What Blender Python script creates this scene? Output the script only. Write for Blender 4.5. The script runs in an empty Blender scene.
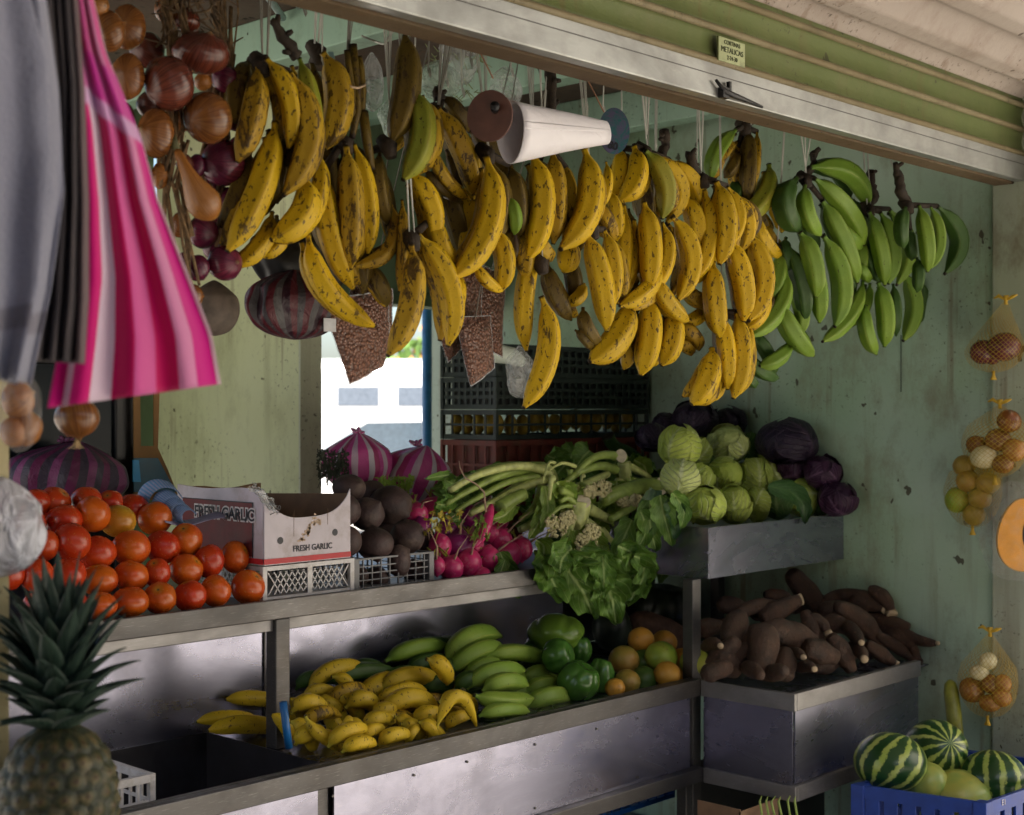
import bpy, math, random
from mathutils import Vector, Matrix, Euler, noise as mnoise
R = random.Random(7)
C = bpy.context.scene.collection
F = 1422.0; TH = math.radians(43.5); CT, ST = math.cos(TH), math.sin(TH); EYE = 1.5

# ---- measured camera: pixel -> real point on a given plane -------------------------
def ray(px, py):
    u = (px-512)/F; v = (407.5-py)/F
    return Vector((CT+u*ST, ST-u*CT, v))
def P(px, py, Y):
    r = ray(px, py); t = Y/r.y
    return Vector((r.x*t, Y, EYE+r.z*t))
def PX(px, py, X):
    r = ray(px, py); t = X/r.x
    return Vector((X, r.y*t, EYE+r.z*t))
def PH(px, py, h):
    r = ray(px, py); t = h/r.z
    return Vector((r.x*t, r.y*t, EYE+h))
def depth(p): return p.x*CT+p.y*ST
RIGHT = Vector((ST, -CT, 0)); FWD = Vector((CT, ST, 0)); UP = Vector((0, 0, 1))

# ---- mesh collector ----------------------------------------------------------------
class MB:
    def __init__(s): s.v = []; s.f = []; s.t = []; s.a = []; s.hard = set()
    def add(s, vs, fs, t=None, a=None):
        o = len(s.v); s.v += [Vector(p) for p in vs]
        s.f += [tuple(i+o for i in q) for q in fs]
        s.t += list(t) if t is not None else [0.5]*len(vs)
        s.a += list(a) if a is not None else [0.0]*len(vs)
        return s
    def box(s, c, size, rot=None):
        hx, hy, hz = [k/2 for k in size]; c = Vector(c)
        vs = [Vector((x, y, z)) for x in (-hx, hx) for y in (-hy, hy) for z in (-hz, hz)]
        if rot is not None: vs = [rot @ p for p in vs]
        fs = [(0,1,3,2), (4,6,7,5), (0,4,5,1), (2,3,7,6), (0,2,6,4), (1,5,7,3)]
        o = len(s.f); s.add([c+p for p in vs], fs); s.hard |= set(range(o, o+6)); return s
    def span(s, x0, x1, y0, y1, z0, z1):
        return s.box(((x0+x1)/2, (y0+y1)/2, (z0+z1)/2), (abs(x1-x0), abs(y1-y0), abs(z1-z0)))
    def obox(s, o, ex, ey, ez):          # box from a corner and three edge vectors
        o = Vector(o); vs = [o+ex*i+ey*j+ez*k for i in (0, 1) for j in (0, 1) for k in (0, 1)]
        n = len(s.f); s.add(vs, [(0,1,3,2), (4,6,7,5), (0,4,5,1), (2,3,7,6), (0,2,6,4), (1,5,7,3)])
        s.hard |= set(range(n, n+6)); return s
    def tube(s, pts, rad, n=8, ridge=0.0, cap=True, flat=1.0, nr=5):
        pts = [Vector(p) for p in pts]; m = len(pts)
        if not isinstance(rad, (list, tuple)): rad = [rad]*m
        T = [(pts[min(i+1, m-1)]-pts[max(i-1, 0)]).normalized() for i in range(m)]
        u = T[0].orthogonal().normalized() if abs(T[0].dot(FWD)) > .95 else (FWD-T[0]*T[0].dot(FWD)).normalized()
        vs, ts, aa, fs = [], [], [], []
        for i in range(m):
            u = (u-T[i]*u.dot(T[i])); u = u.normalized() if u.length > 1e-6 else T[i].orthogonal().normalized()
            w = T[i].cross(u)
            for k in range(n):
                ph = 2*math.pi*k/n; r = rad[i]*(1+ridge*math.cos(nr*ph))
                vs.append(pts[i]+u*(r*math.cos(ph))*flat+w*(r*math.sin(ph))); ts.append(i/(m-1)); aa.append(math.cos(nr*ph))
        for i in range(m-1):
            for k in range(n):
                fs.append((i*n+k, i*n+(k+1) % n, (i+1)*n+(k+1) % n, (i+1)*n+k))
        if cap: fs += [tuple(range(n-1, -1, -1)), tuple((m-1)*n+k for k in range(n))]
        return s.add(vs, fs, ts, aa)
    def lathe(s, prof, n=20, M=None, wob=None):
        vs, ts, aa, fs = [], [], [], []; m = len(prof)
        for i, (r, z) in enumerate(prof):
            for k in range(n):
                ph = 2*math.pi*k/n; q = Vector((r*math.cos(ph), r*math.sin(ph), z))
                if wob: q = wob(q, ph, i/(m-1))
                vs.append(M @ q if M is not None else q); ts.append(i/(m-1)); aa.append(ph)
        for i in range(m-1):
            for k in range(n): fs.append((i*n+k, i*n+(k+1) % n, (i+1)*n+(k+1) % n, (i+1)*n+k))
        fs += [tuple(range(n-1, -1, -1)), tuple((m-1)*n+k for k in range(n))]
        return s.add(vs, fs, ts, aa)
    def grid(s, fn, nu, nv):
        vs, ts, aa = [], [], []
        for i in range(nu+1):
            for j in range(nv+1):
                vs.append(fn(i/nu, j/nv)); ts.append(i/nu); aa.append(j/nv)
        fs = [(i*(nv+1)+j, (i+1)*(nv+1)+j, (i+1)*(nv+1)+j+1, i*(nv+1)+j+1) for i in range(nu) for j in range(nv)]
        return s.add(vs, fs, ts, aa)

def tag(o, label=None, cat=None, group=None, kind=None):
    if label: o['label'] = label
    if cat: o['category'] = cat
    if group: o['group'] = group
    if kind: o['kind'] = kind
    return o
WLOC = {}
def empty(name, loc, label, cat, group=None):
    o = bpy.data.objects.new(name, None); C.objects.link(o); o.location = Vector(loc); o.empty_display_size = .05
    WLOC[o] = Vector(loc); return tag(o, label, cat, group)
def obj(name, mb, m, parent=None, org=None, smooth=True, bevel=0, solid=0, label=None, cat=None, group=None, kind=None, sub=0):
    if org is None:
        xs = [p.x for p in mb.v]; ys = [p.y for p in mb.v]; zs = [p.z for p in mb.v]
        org = Vector(((min(xs)+max(xs))/2, (min(ys)+max(ys))/2, min(zs)))
    org = Vector(org)
    me = bpy.data.meshes.new(name); me.from_pydata([p-org for p in mb.v], [], mb.f)
    for nm, arr in (('t', mb.t), ('a', mb.a)):
        at = me.attributes.new(nm, 'FLOAT', 'POINT'); at.data.foreach_set('value', arr)
    if smooth: me.polygons.foreach_set('use_smooth', [i not in mb.hard for i in range(len(mb.f))])
    me.materials.append(m); me.update()
    o = bpy.data.objects.new(name, me); C.objects.link(o)
    o.location = org-(WLOC[parent] if parent else Vector((0, 0, 0)))
    if parent: o.parent = parent
    WLOC[o] = org
    if solid:
        md = o.modifiers.new('s', 'SOLIDIFY'); md.thickness = solid; md.offset = 0
    if sub:
        md = o.modifiers.new('u', 'SUBSURF'); md.levels = md.render_levels = sub
    if bevel:
        md = o.modifiers.new('b', 'BEVEL'); md.width = bevel; md.segments = 2; md.limit_method = 'ANGLE'
    return tag(o, label, cat, group, kind)

# ---- materials ---------------------------------------------------------------------
class NT:
    def __init__(s, name):
        s.m = bpy.data.materials.new(name); s.m.use_nodes = True; s.n = s.m.node_tree
        s.b = s.n.nodes['Principled BSDF']; s._v = None
    def new(s, typ, **kw):
        nd = s.n.nodes.new(typ)
        for k, v in kw.items(): setattr(nd, k, v)
        return nd
    def put(s, sock, v):
        if isinstance(v, bpy.types.NodeSocket): s.n.links.new(v, sock)
        elif isinstance(v, (tuple, list)) and len(v) == 3 and sock.type == 'RGBA': sock.default_value = (*v, 1)
        else: sock.default_value = v
    def vec(s, sc=None):
        if s._v is None:
            tc = s.new('ShaderNodeTexCoord'); oi = s.new('ShaderNodeObjectInfo')
            mu = s.new('ShaderNodeVectorMath', operation='MULTIPLY_ADD')
            s.n.links.new(oi.outputs['Random'], mu.inputs[0]); mu.inputs[1].default_value = (13, 7, 17)
            s.n.links.new(tc.outputs['Object'], mu.inputs[2]); s._v = mu.outputs[0]; s.rnd = oi.outputs['Random']
        if sc is None: return s._v
        mp = s.new('ShaderNodeVectorMath', operation='MULTIPLY'); s.put(mp.inputs[0], s._v); mp.inputs[1].default_value = sc
        return mp.outputs[0]
    def noise(s, scale, detail=4, sc=None, dist=0, rough=.55):
        nd = s.new('ShaderNodeTexNoise'); s.put(nd.inputs['Vector'], s.vec(sc)); nd.inputs['Scale'].default_value = scale
        nd.inputs['Detail'].default_value = detail; nd.inputs['Distortion'].default_value = dist; nd.inputs['Roughness'].default_value = rough
        return nd.outputs['Fac']
    def voro(s, scale, feat='F1', sc=None, out='Distance'):
        nd = s.new('ShaderNodeTexVoronoi', feature=feat); s.put(nd.inputs['Vector'], s.vec(sc)); nd.inputs['Scale'].default_value = scale
        return nd.outputs[out]
    def ramp(s, fac, stops, interp='LINEAR'):
        nd = s.new('ShaderNodeValToRGB'); cr = nd.color_ramp; cr.interpolation = interp
        while len(cr.elements) < len(stops): cr.elements.new(.5)
        for e, (p, c) in zip(cr.elements, stops):
            e.position = p; e.color = (c, c, c, 1) if isinstance(c, (int, float)) else (*c, 1)
        s.put(nd.inputs[0], fac); return nd.outputs[0]
    def mix(s, fac, a, b, mode='MIX'):
        nd = s.new('ShaderNodeMix', data_type='RGBA', blend_type=mode)
        s.put(nd.inputs[0], fac); s.put(nd.inputs[6], a); s.put(nd.inputs[7], b); return nd.outputs[2]
    def math(s, op, a, b=0.0, c=0.0):
        nd = s.new('ShaderNodeMath', operation=op); s.put(nd.inputs[0], a); s.put(nd.inputs[1], b); s.put(nd.inputs[2], c); return nd.outputs[0]
    def attr(s, name):
        nd = s.new('ShaderNodeAttribute'); nd.attribute_name = name; return nd.outputs['Fac']
    def bump(s, h, strength=.3, dist=.01):
        nd = s.new('ShaderNodeBump'); nd.inputs['Strength'].default_value = strength; nd.inputs['Distance'].default_value = dist
        s.put(nd.inputs['Height'], h); s.n.links.new(nd.outputs[0], s.b.inputs['Normal'])
    def out(s, col=None, rough=None, metal=None, spec=None, trans=None, alpha=None, coat=None, sheen=None, sss=None):
        for k, v in (('Base Color', col), ('Roughness', rough), ('Metallic', metal), ('Specular IOR Level', spec),
                     ('Transmission Weight', trans), ('Alpha', alpha), ('Coat Weight', coat), ('Sheen Weight', sheen), ('Subsurface Weight', sss)):
            if v is not None: s.put(s.b.inputs[k], v)
        return s.m
def simple(name, col, rough=.5, metal=0, var=.25, scale=30, bump=0, spec=None, dirt=None):
    n = NT(name); f = n.noise(scale, 5)
    c = n.mix(n.ramp(f, [(.3, 0), (.7, 1)]), tuple(k*(1-var) for k in col), tuple(min(1, k*(1+var*.6)) for k in col))
    if dirt:
        c = n.mix(n.ramp(n.noise(scale*.35, 8, rough=.7), [(.52, 0), (.68, .8)]), c, dirt)
    if bump: n.bump(n.noise(scale*4, 4), bump, .003)
    return n.out(c, n.math('ADD', n.math('MULTIPLY', f, .2), rough-.1), metal, spec)

def banana_mat(name, base, base2, spot, patch, tip=(.02, .012, .008), neck=None, edge=(.3, .2, .03)):
    n = NT(name); t = n.attr('t'); n.vec()
    c = n.mix(n.ramp(n.noise(9, 3), [(.35, 0), (.65, 1)]), base, base2)
    c = n.mix(n.math('MULTIPLY', n.rnd, .5), c, tuple(k*.62 for k in base))
    if neck: c = n.mix(n.ramp(t, [(0, .9), (.16, .5), (.3, 0), (.93, 0), (1, .5)]), c, neck)
    # brown angular rub marks along the five ridges
    rid = n.ramp(n.attr('a'), [(.8, 0), (.97, 1)])
    c = n.mix(n.math('MULTIPLY', rid, n.ramp(n.noise(30, 3), [(.42, 0), (.6, .75)])), c, edge)
    rid2 = n.ramp(n.attr('a'), [(.93, 0), (1, 1)])
    c = n.mix(n.math('MULTIPLY', rid2, n.ramp(n.noise(22, 3), [(.35, .5), (.5, 0)])), c, tuple(min(1, k*1.15+.10) for k in base))
    sp = n.ramp(n.noise(150, 2, sc=(1, 1, .55)), [(spot, 0), (spot+.035, 1)])
    c = n.mix(n.math('MULTIPLY', sp, .85), c, (.035, .018, .008))
    pt = n.ramp(n.noise(26, 6, sc=(1.6, 1.6, .6), rough=.68, dist=.4), [(patch, 0), (patch+.05, 1)])
    c = n.mix(n.math('MULTIPLY', pt, .88), c, (.04, .02, .01))
    c = n.mix(n.ramp(n.noise(300, 2), [(.4, 0), (.75, .25)]), c, tuple(k*.5 for k in base))
    c = n.mix(n.ramp(n.math('ADD', t, n.math('MULTIPLY', n.noise(60), .04)), [(0, 1), (.035, .9), (.07, 0), (.965, 0), (1, 1)]), c, tip)
    n.bump(n.noise(70, 4), .25, .003)
    return n.out(c, n.math('ADD', n.math('MULTIPLY', n.noise(40), .25), .36), 0, .28)
M = {}
M['ban_y'] = banana_mat('ripe_yellow_peel', (.72, .46, .008), (.56, .36, .010), .615, .60, edge=(.30,.15,.03))
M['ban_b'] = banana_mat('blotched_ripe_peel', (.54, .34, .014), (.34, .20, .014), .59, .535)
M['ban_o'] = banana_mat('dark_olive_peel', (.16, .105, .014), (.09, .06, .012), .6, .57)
M['ban_yg'] = banana_mat('half_ripe_peel', (.34, .30, .025), (.20, .25, .025), .66, .68, neck=(.15, .25, .03))
M['ban_g'] = banana_mat('green_peel', (.21, .33, .035), (.14, .26, .028), .70, .71, neck=(.12, .24, .03), edge=(.32, .34, .08))
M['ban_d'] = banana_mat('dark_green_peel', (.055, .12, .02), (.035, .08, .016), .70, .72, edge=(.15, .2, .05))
M['ban_t'] = banana_mat('yellow_table_peel', (.68, .46, .02), (.56, .40, .025), .64, .63, neck=(.45, .42, .05))
M['ban_tg'] = banana_mat('green_table_peel', (.26, .38, .05), (.17, .30, .035), .69, .71, neck=(.15, .28, .03), edge=(.4, .4, .1))
M['stalk'] = simple('dried_stalk', (.035, .022, .012), .8, var=.6, scale=60, bump=.6)
M['stalk_g'] = simple('olive_stalk', (.09, .085, .03), .7, var=.6, scale=60, bump=.6)
M['string'] = simple('white_twine', (.5, .5, .45), .7, var=.2)
M['string_d'] = simple('grey_twine', (.22, .21, .18), .8, var=.2)
def metal_mat(name, col, rough, wave=.0, metal=.85, dirt=(.09, .075, .06), dsc=9, dlo=.56):
    n = NT(name)
    br = n.noise(4, 7, sc=(1, 1, 2), rough=.6, dist=1.5)
    c = n.mix(n.ramp(br, [(.3, 0), (.7, 1)]), tuple(k*.85 for k in col), col)
    d = n.ramp(n.noise(dsc, 5, rough=.6), [(dlo-.12, 0), (dlo+.22, .5)])
    sm = n.noise(1.6, 5, sc=(1, 1, 2.2), rough=.65, dist=2.5)
    c = n.mix(d, c, dirt)
    sc = n.ramp(n.noise(700, 3, sc=(.06, .2, 1)), [(.60, 0), (.72, .16)])
    c = n.mix(sc, c, (.75, .74, .72))
    c = n.mix(n.ramp(sm, [(.42, 0), (.62, .55)]), c, tuple(k*.55 for k in col))
    h = n.math('ADD', n.math('MULTIPLY', n.noise(2.3, 2, dist=.8), wave), 0.0)
    n.bump(h, .6, .05)
    r = n.math('ADD', n.math('ADD', n.math('MULTIPLY', sm, .34), rough-.15), n.math('MULTIPLY', d, .2))
    return n.out(c, r, n.math('MULTIPLY', n.math('SUBTRACT', 1.0, n.math('MULTIPLY', d, .3)), metal))
M['sheet'] = metal_mat('brushed_sheet', (.40, .40, .52), .24, .16, .95, dsc=7, dlo=.60)
M['rail'] = metal_mat('worn_rail', (.135, .13, .13), .42, .02, .75)
M['railb'] = metal_mat('bright_rail', (.30, .29, .29), .38, .02, .5)
def wall_mat(name, c1, c2, dirt, amt=.6, rough=.6, streak=True, z0=None):
    n = NT(name)
    c = n.mix(n.ramp(n.noise(1.7, 4), [(.35, 0), (.65, 1)]), c1, c2)
    c = n.mix(n.ramp(n.noise(7, 9, rough=.72, sc=(1, 1, .6)), [(.5, 0), (.72, amt)]), c, dirt)
    zone = n.ramp(n.noise(2.6, 3), [(.44, 0), (.58, 1)])
    c = n.mix(n.math('MULTIPLY', zone, n.ramp(n.noise(70, 4, rough=.7), [(.60, 0), (.68, .8)])), c, tuple(k*.3 for k in dirt))
    c = n.mix(n.ramp(n.noise(21, 2, sc=(1, 1, .8)), [(.72, 0), (.73, .9)]), c, tuple(k*.3 for k in dirt))
    c = n.mix(n.math('MULTIPLY', zone, n.ramp(n.noise(30, 4, sc=(1, 1, .05)), [(.58, 0), (.70, .5)])), c, (.16, .09, .045))
    if streak: c = n.mix(n.ramp(n.noise(14, 5, sc=(1, 1, .09)), [(.55, 0), (.75, .45)]), c, dirt)
    n.bump(n.noise(25, 6, rough=.65), .3, .008)
    return n.out(c, n.math('ADD', n.math('MULTIPLY', n.noise(12), .3), rough-.15), 0, .22)
M['wall_side'] = wall_mat('worn_sea_green_paint', (.31, .45, .30), (.41, .53, .43), (.20, .18, .11), .7, .45)
M['wall_jamb'] = wall_mat('faded_green_jamb_paint', (.36, .42, .30), (.42, .46, .36), (.16, .12, .07), .8, .6)
M['wall_pale'] = wall_mat('pale_lime_wall_paint', (.66, .70, .40), (.72, .75, .47), (.30, .30, .14), .45, .7)
M['wall_end'] = wall_mat('chipped_cream_paint', (.62, .63, .48), (.55, .58, .42), (.2, .18, .1), .6, .7)
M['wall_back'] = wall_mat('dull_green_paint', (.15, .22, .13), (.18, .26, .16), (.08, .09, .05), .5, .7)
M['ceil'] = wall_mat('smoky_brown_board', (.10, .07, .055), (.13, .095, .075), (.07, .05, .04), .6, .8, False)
M['beam'] = wall_mat('mint_beam_paint', (.32, .50, .38), (.38, .55, .43), (.14, .17, .10), .5, .55)
M['slat'] = wall_mat('olive_green_slat_paint', (.11, .14, .045), (.145, .175, .065), (.17, .17, .08), .5, .45)
M['ridge'] = wall_mat('rubbed_slat_ridge', (.19, .15, .08), (.27, .23, .14), (.10, .08, .04), .8, .5)
M['bar'] = metal_mat('scuffed_grey_bar', (.40, .41, .40), .32, .03, .55, dsc=12, dlo=.56)
M['wood'] = wall_mat('bare_wood_lath', (.15, .11, .065), (.11, .075, .045), (.08, .05, .03), .6, .8)
M['canopy'] = wall_mat('dusty_pink_sheet', (.36, .30, .26), (.44, .38, .34), (.25, .18, .14), .5, .6)
M['black'] = simple('black_plastic', (.012, .012, .014), .45)
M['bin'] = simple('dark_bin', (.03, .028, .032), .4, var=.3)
# ======================= SETTING ====================================================
MID = 2.56
g = MB(); g.add([(-150,-150,0),(220,-150,0),(220,220,0),(-150,220,0)], [(0,1,2,3)])
obj('ground', g, wall_mat('sunlit_concrete', (.42,.39,.34),(.36,.34,.30),(.2,.18,.15),.5,.9,False), kind='structure', org=(0,0,0), smooth=False)
g = MB().span(-1.2,3.58,1.6,3.95,.0,.012)
obj('floor', g, simple('grey_floor', (.05,.045,.04), .7), kind='structure', smooth=False)

WX = 3.60
o = obj('side_wall', MB().span(WX,WX+.12,1.665,3.5,0,2.46), M['wall_side'], smooth=False, label='sea green side wall with worn stained paint behind the cabbages', cat='wall')
o = obj('wall_jamb', MB().span(WX-.012,WX+.14,1.45,1.662,0,2.46), M['wall_jamb'], smooth=False, bevel=.004, label='pale peeling door jamb where the net bags hang', cat='jamb')
o = obj('partition_wall', MB().span(2.504,2.572,3.204,3.94,0,2.46), M['wall_pale'], smooth=False, bevel=.006, label='pale lime partition wall behind the garlic box', cat='wall')
obj('end_face', MB().span(2.5,2.576,3.196,3.2035,0,2.46), M['wall_end'], parent=o, smooth=False)
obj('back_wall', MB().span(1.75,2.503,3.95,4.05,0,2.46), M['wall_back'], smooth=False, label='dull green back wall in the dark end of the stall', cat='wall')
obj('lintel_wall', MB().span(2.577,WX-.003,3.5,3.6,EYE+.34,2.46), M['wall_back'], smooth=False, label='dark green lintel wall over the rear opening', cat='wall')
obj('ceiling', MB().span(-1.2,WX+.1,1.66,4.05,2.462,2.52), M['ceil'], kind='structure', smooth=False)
for i,(x,l) in enumerate(((.85,'mint green ceiling beam nearest the onions'),(1.48,'mint green ceiling beam above the left garlic box shelf'),(2.12,'mint green ceiling beam above the spotted plantains'),(2.74,'mint green ceiling beam behind the white cone'),(3.36,'mint green ceiling beam next to the side wall'))):
    l = l.replace('the left ','the ')
    obj('ceiling_beam', MB().span(x,x+.07,1.68,3.94 if x<2.5 else 3.49,EYE+.845,2.461), M['beam'], smooth=False, bevel=.004, label=l, cat='beam', group='mint green ceiling beams')
# rail that carries the fruit strings
obj('hanging_rail', MB().tube([(0,1.85,EYE+.80),(WX-.003,1.85,EYE+.80)], .012, 10), M['rail'], label='thin metal rail above the frame carrying the plantain strings', cat='rail')

# ---- roller shutter ----
rs = empty('roller_shutter', (1.2,1.57,EYE+.585), 'olive green roller shutter rolled half up above the plantains', 'shutter')
x0,x1 = -1.2,WX+.3
m = MB().span(x0,x1,1.572,1.60,EYE+.587,EYE+.652); obj('bottom_bar', m, M['bar'], rs, smooth=False, bevel=.003)
m = MB().span(x0,x1,1.5708,1.5718,EYE+.628,EYE+.6295); obj('bar_groove', m, M['rail'], rs, smooth=False)
m = MB().span(x0,x1,1.602,1.655,EYE+.583,EYE+.60); obj('wood_lath', m, M['wood'], rs, smooth=False, bevel=.002)
for k in range(9):
    z = EYE+.652+k*.0625
    def sl(u, v, z=z): return Vector((x0+(x1-x0)*u, 1.577+.006*math.sin(math.pi*v), z+.010+.0525*v))
    m = MB().grid(sl, 1, 6); obj('slat', m, M['slat'], rs, solid=.003)
    m = MB().tube([(x0,1.574,z+.0045),(x1,1.574,z+.0045)], .0068, 10); obj('slat_ridge', m, M['ridge'], rs)
# latch on the bar
m = MB().tube([P(716,80,1.565),P(722,88,1.563),P(726,92,1.56),P(735,96,1.56),P(748,101,1.562),P(762,107,1.566)],[.003,.004,.006,.0055,.004,.003],8)
m.box(P(724,93,1.565),(.02,.012,.02)); m.box(P(729,87,1.565),(.006,.008,.02))
obj('latch', m, M['black'], rs)
# maker plate
pp = P(731,52,1.567)
ex = Vector((1,0,0)); 
m = MB().box(pp,(.088,.005,.046)); pl = obj('maker_plate', m, simple('stamped_plate',(.38,.42,.22),.4,.3,dirt=(.1,.09,.05)), rs, smooth=False, bevel=.001)
def text(body, loc, size, xdir, zdir, m, parent, name='lettering', ext=.0004, off=0.0, sx=1.0, align='CENTER'):
    cu = bpy.data.curves.new(name, 'FONT'); cu.body = body; cu.size = size; cu.extrude = ext; cu.offset = off
    cu.align_x = align; cu.align_y = 'CENTER'; cu.materials.append(m)
    o = bpy.data.objects.new(name, cu); C.objects.link(o)
    x = xdir.normalized(); y = zdir.normalized(); n = x.cross(y)
    rot = Matrix((x, y, n)).transposed()
    o.rotation_euler = rot.to_euler(); o.scale = (sx, 1, 1)
    o.location = Vector(loc)-(WLOC[parent] if parent else Vector((0,0,0)))
    bpy.context.view_layer.update(); dg = bpy.context.evaluated_depsgraph_get()
    me = bpy.data.meshes.new_from_object(o.evaluated_get(dg)); me.materials.clear(); me.materials.append(m)
    o2 = bpy.data.objects.new(name, me); C.objects.link(o2); o2.rotation_euler = o.rotation_euler; o2.scale = o.scale; o2.location = o.location
    bpy.data.objects.remove(o); o = o2
    if parent: o.parent = parent
    WLOC[o] = Vector(loc); return o
ink = simple('dark_stamp', (.05,.06,.02), .6)
for dz,s,b in ((.014,.0115,'CORTINAS'),(0.0,.015,'METALICAS'),(-.014,.0115,'2-24-30')):
    text(b, pp+Vector((0,-.003,dz)), s, ex, UP, ink, pl, sx=.95)

# ---- canopy of corrugated sheet, unseen outer length added to keep the sun off ----
def can(u, v):
    s = v*2.3; y = 1.5835-s*.98; z = EYE+.80+s*.28+.020*max(-.6,math.sin(s/.125*2*math.pi))
    return Vector((-2.0+8*u, y, z))
m = MB().grid(can, 2, 440)
obj('canopy', m, M['canopy'], solid=.004, label='dusty pink ribbed canopy sheet jutting above the shutter', cat='canopy')
obj('facade_wall', MB().span(-2,6,1.612,1.76,EYE+.80,4.2), M['canopy'], smooth=False, label='plain facade wall above the roller shutter', cat='wall')
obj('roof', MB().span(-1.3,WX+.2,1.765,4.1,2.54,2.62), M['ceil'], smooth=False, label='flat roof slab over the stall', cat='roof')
obj('neighbour_wall', MB().span(WX+.15,6,1.62,4.0,0,2.59), M['wall_jamb'], smooth=False, label='neighbouring shop wall past the pale door jamb', cat='wall')

# ---- display counter ----------------------------------------------------------------
YA_ = Vector((0,1,0))
dc = empty('display_counter', (2.0,2.3,0), 'two tier metal produce counter with trays and angle iron posts', 'counter')
T0_ = EYE-.432; H1 = EYE-.394; H2 = EYE-.695
LX0, LX1 = .75, 2.9
# lower tray
m = MB().span(1.75,LX1,2.125,2.56,H2-.004,H2)
obj('lower_tray', m, M['sheet'], dc, smooth=False)
m = MB().span(LX0,LX1-.001,2.10,2.122,H2-.024,H2+.018); m.span(LX0,LX1-.001,2.1225,2.135,H2+.012,H2+.018); obj('front_rail', m, M['rail'], dc, smooth=False, bevel=.002)
m = MB().span(LX0,1.695,2.114,2.118,H2-.20,H2-.026); obj('front_panel', m, M['sheet'], dc, smooth=False)
m = MB().span(1.735,LX1-.03,2.114,2.118,H2-.20,H2-.026); obj('front_panel', m, M['sheet'], dc, smooth=False)
m = MB().span(LX0,LX1-.001,2.092,2.122,H2-.236,H2-.201); obj('bottom_rail', m, M['rail'], dc, smooth=False, bevel=.002)
m = MB().span(LX0,LX1,2.561,2.564,H2-.02,H1-.055); obj('back_sheet', m, M['sheet'], dc, smooth=False)
m = MB().span(1.90,1.904,2.556,2.5595,H2,H1-.055); obj('shade_backing_sheet', MB().span(2.86,WX-.01,2.78,2.784,H2-.01,T0_-.004), M['bin'], dc, smooth=False)  # dark sheet added so the gap below the cabbage tray reads as shade
obj('sheet_seam', m, M['rail'], dc, smooth=False)
for k in range(11):
    for zz in (H2-.045,H2-.185):
        q = Vector((.95+.19*k+.02*(k%3),2.1125,zz)); obj('rivet', MB().tube([q,q-YA_*.0015],.0028,8), M['rail'], dc, smooth=False)
# upper shelf
m = MB().span(1.18,LX1,2.345,3.05,H1-.01,H1-.006); obj('upper_shelf', m, M['bin'], dc, smooth=False)
m = MB().span(1.18,2.59,2.33,2.344,H1-.036,H1+.004); obj('shelf_rail', m, M['rail'], dc, smooth=False, bevel=.002)
m = MB().span(1.18,2.59,2.346,2.356,H1-.062,H1-.037); obj('shelf_angle', m, M['railb'], dc, smooth=False, bevel=.002)
m = MB().span(1.765,1.80,2.335,2.37,H2-.0,H1-.037); obj('post', m, M['rail'], dc, smooth=False, bevel=.002)
m = MB().span(1.30,1.335,2.40,2.435,0,H1-.037); obj('post', m, M['sheet'], dc, smooth=False, bevel=.002)
for (x,y) in ((.8,2.125),(1.70,2.125),(LX1-.03,2.125)):
    z1 = H2-.026
    obj('leg', MB().span(x,x+.03,y,y+.03,0,z1), M['rail'], dc, smooth=False, bevel=.002)
obj('post', MB().span(2.895,2.93,2.123,2.155,0,EYE-.432), M['rail'], dc, smooth=False, bevel=.002)
obj('leg', MB().span(2.72,2.745,2.70,2.725,0,H1-.01), M['rail'], dc, smooth=False)
obj('post', MB().span(WX-.06,WX-.03,2.5,2.53,0,EYE-.432), M['rail'], dc, smooth=False)
# cabbage tray
T0 = EYE-.432; T1 = EYE-.303
obj('cabbage_tray_front', MB().span(2.945,WX-.004,2.108,2.112,T0,T1), M['sheet'], dc, smooth=False)
obj('cabbage_tray_side', MB().span(2.94,2.944,2.108,2.75,T0,T1), M['sheet'], dc, smooth=False)
obj('cabbage_tray_floor', MB().span(2.945,WX-.004,2.113,2.75,T0,T0+.004), M['sheet'], dc, smooth=False)
# cassava tray
CY = 1.826
obj('cassava_tray_rail', MB().span(2.905,WX-.085,CY,CY+.018,H2-.024,H2+.018).span(2.893,2.9045,CY,2.098,H2-.024,H2+.018), M['railb'], dc, smooth=False, bevel=.002)
obj('cassava_tray_floor', MB().span(2.907,WX-.004,CY+.02,2.75,H2-.008,H2-.004), M['sheet'], dc, smooth=False)
obj('cassava_tray_front', MB().span(2.909,WX-.085,CY+.008,CY+.012,H2-.20,H2-.025), M['sheet'], dc, smooth=False)
obj('cassava_tray_side', MB().span(2.902,2.906,CY+.012,2.095,H2-.20,H2-.025), M['sheet'], dc, smooth=False)
obj('cassava_tray_base_rail', MB().span(2.905,WX-.085,CY-.002,CY+.022,H2-.238,H2-.201).span(2.893,2.9045,CY-.002,2.09,H2-.238,H2-.201), M['railb'], dc, smooth=False, bevel=.002)
obj('undercounter_shade_sheet', MB().span(2.935,WX-.02,2.16,2.164,0,H2-.21), M['bin'], dc, smooth=False)  # dark sheet added below the cassava tray in place of shade
obj('undercounter_shade_sheet', MB().span(LX0,2.89,2.70,2.704,0,H2-.02), M['bin'], dc, smooth=False)  # dark sheet added behind the legs, standing in for undercounter shade
obj('lower_shelf', MB().span(LX0,WX-.02,2.3,3.0,.18,.2), M['bin'], dc, smooth=False)
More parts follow.
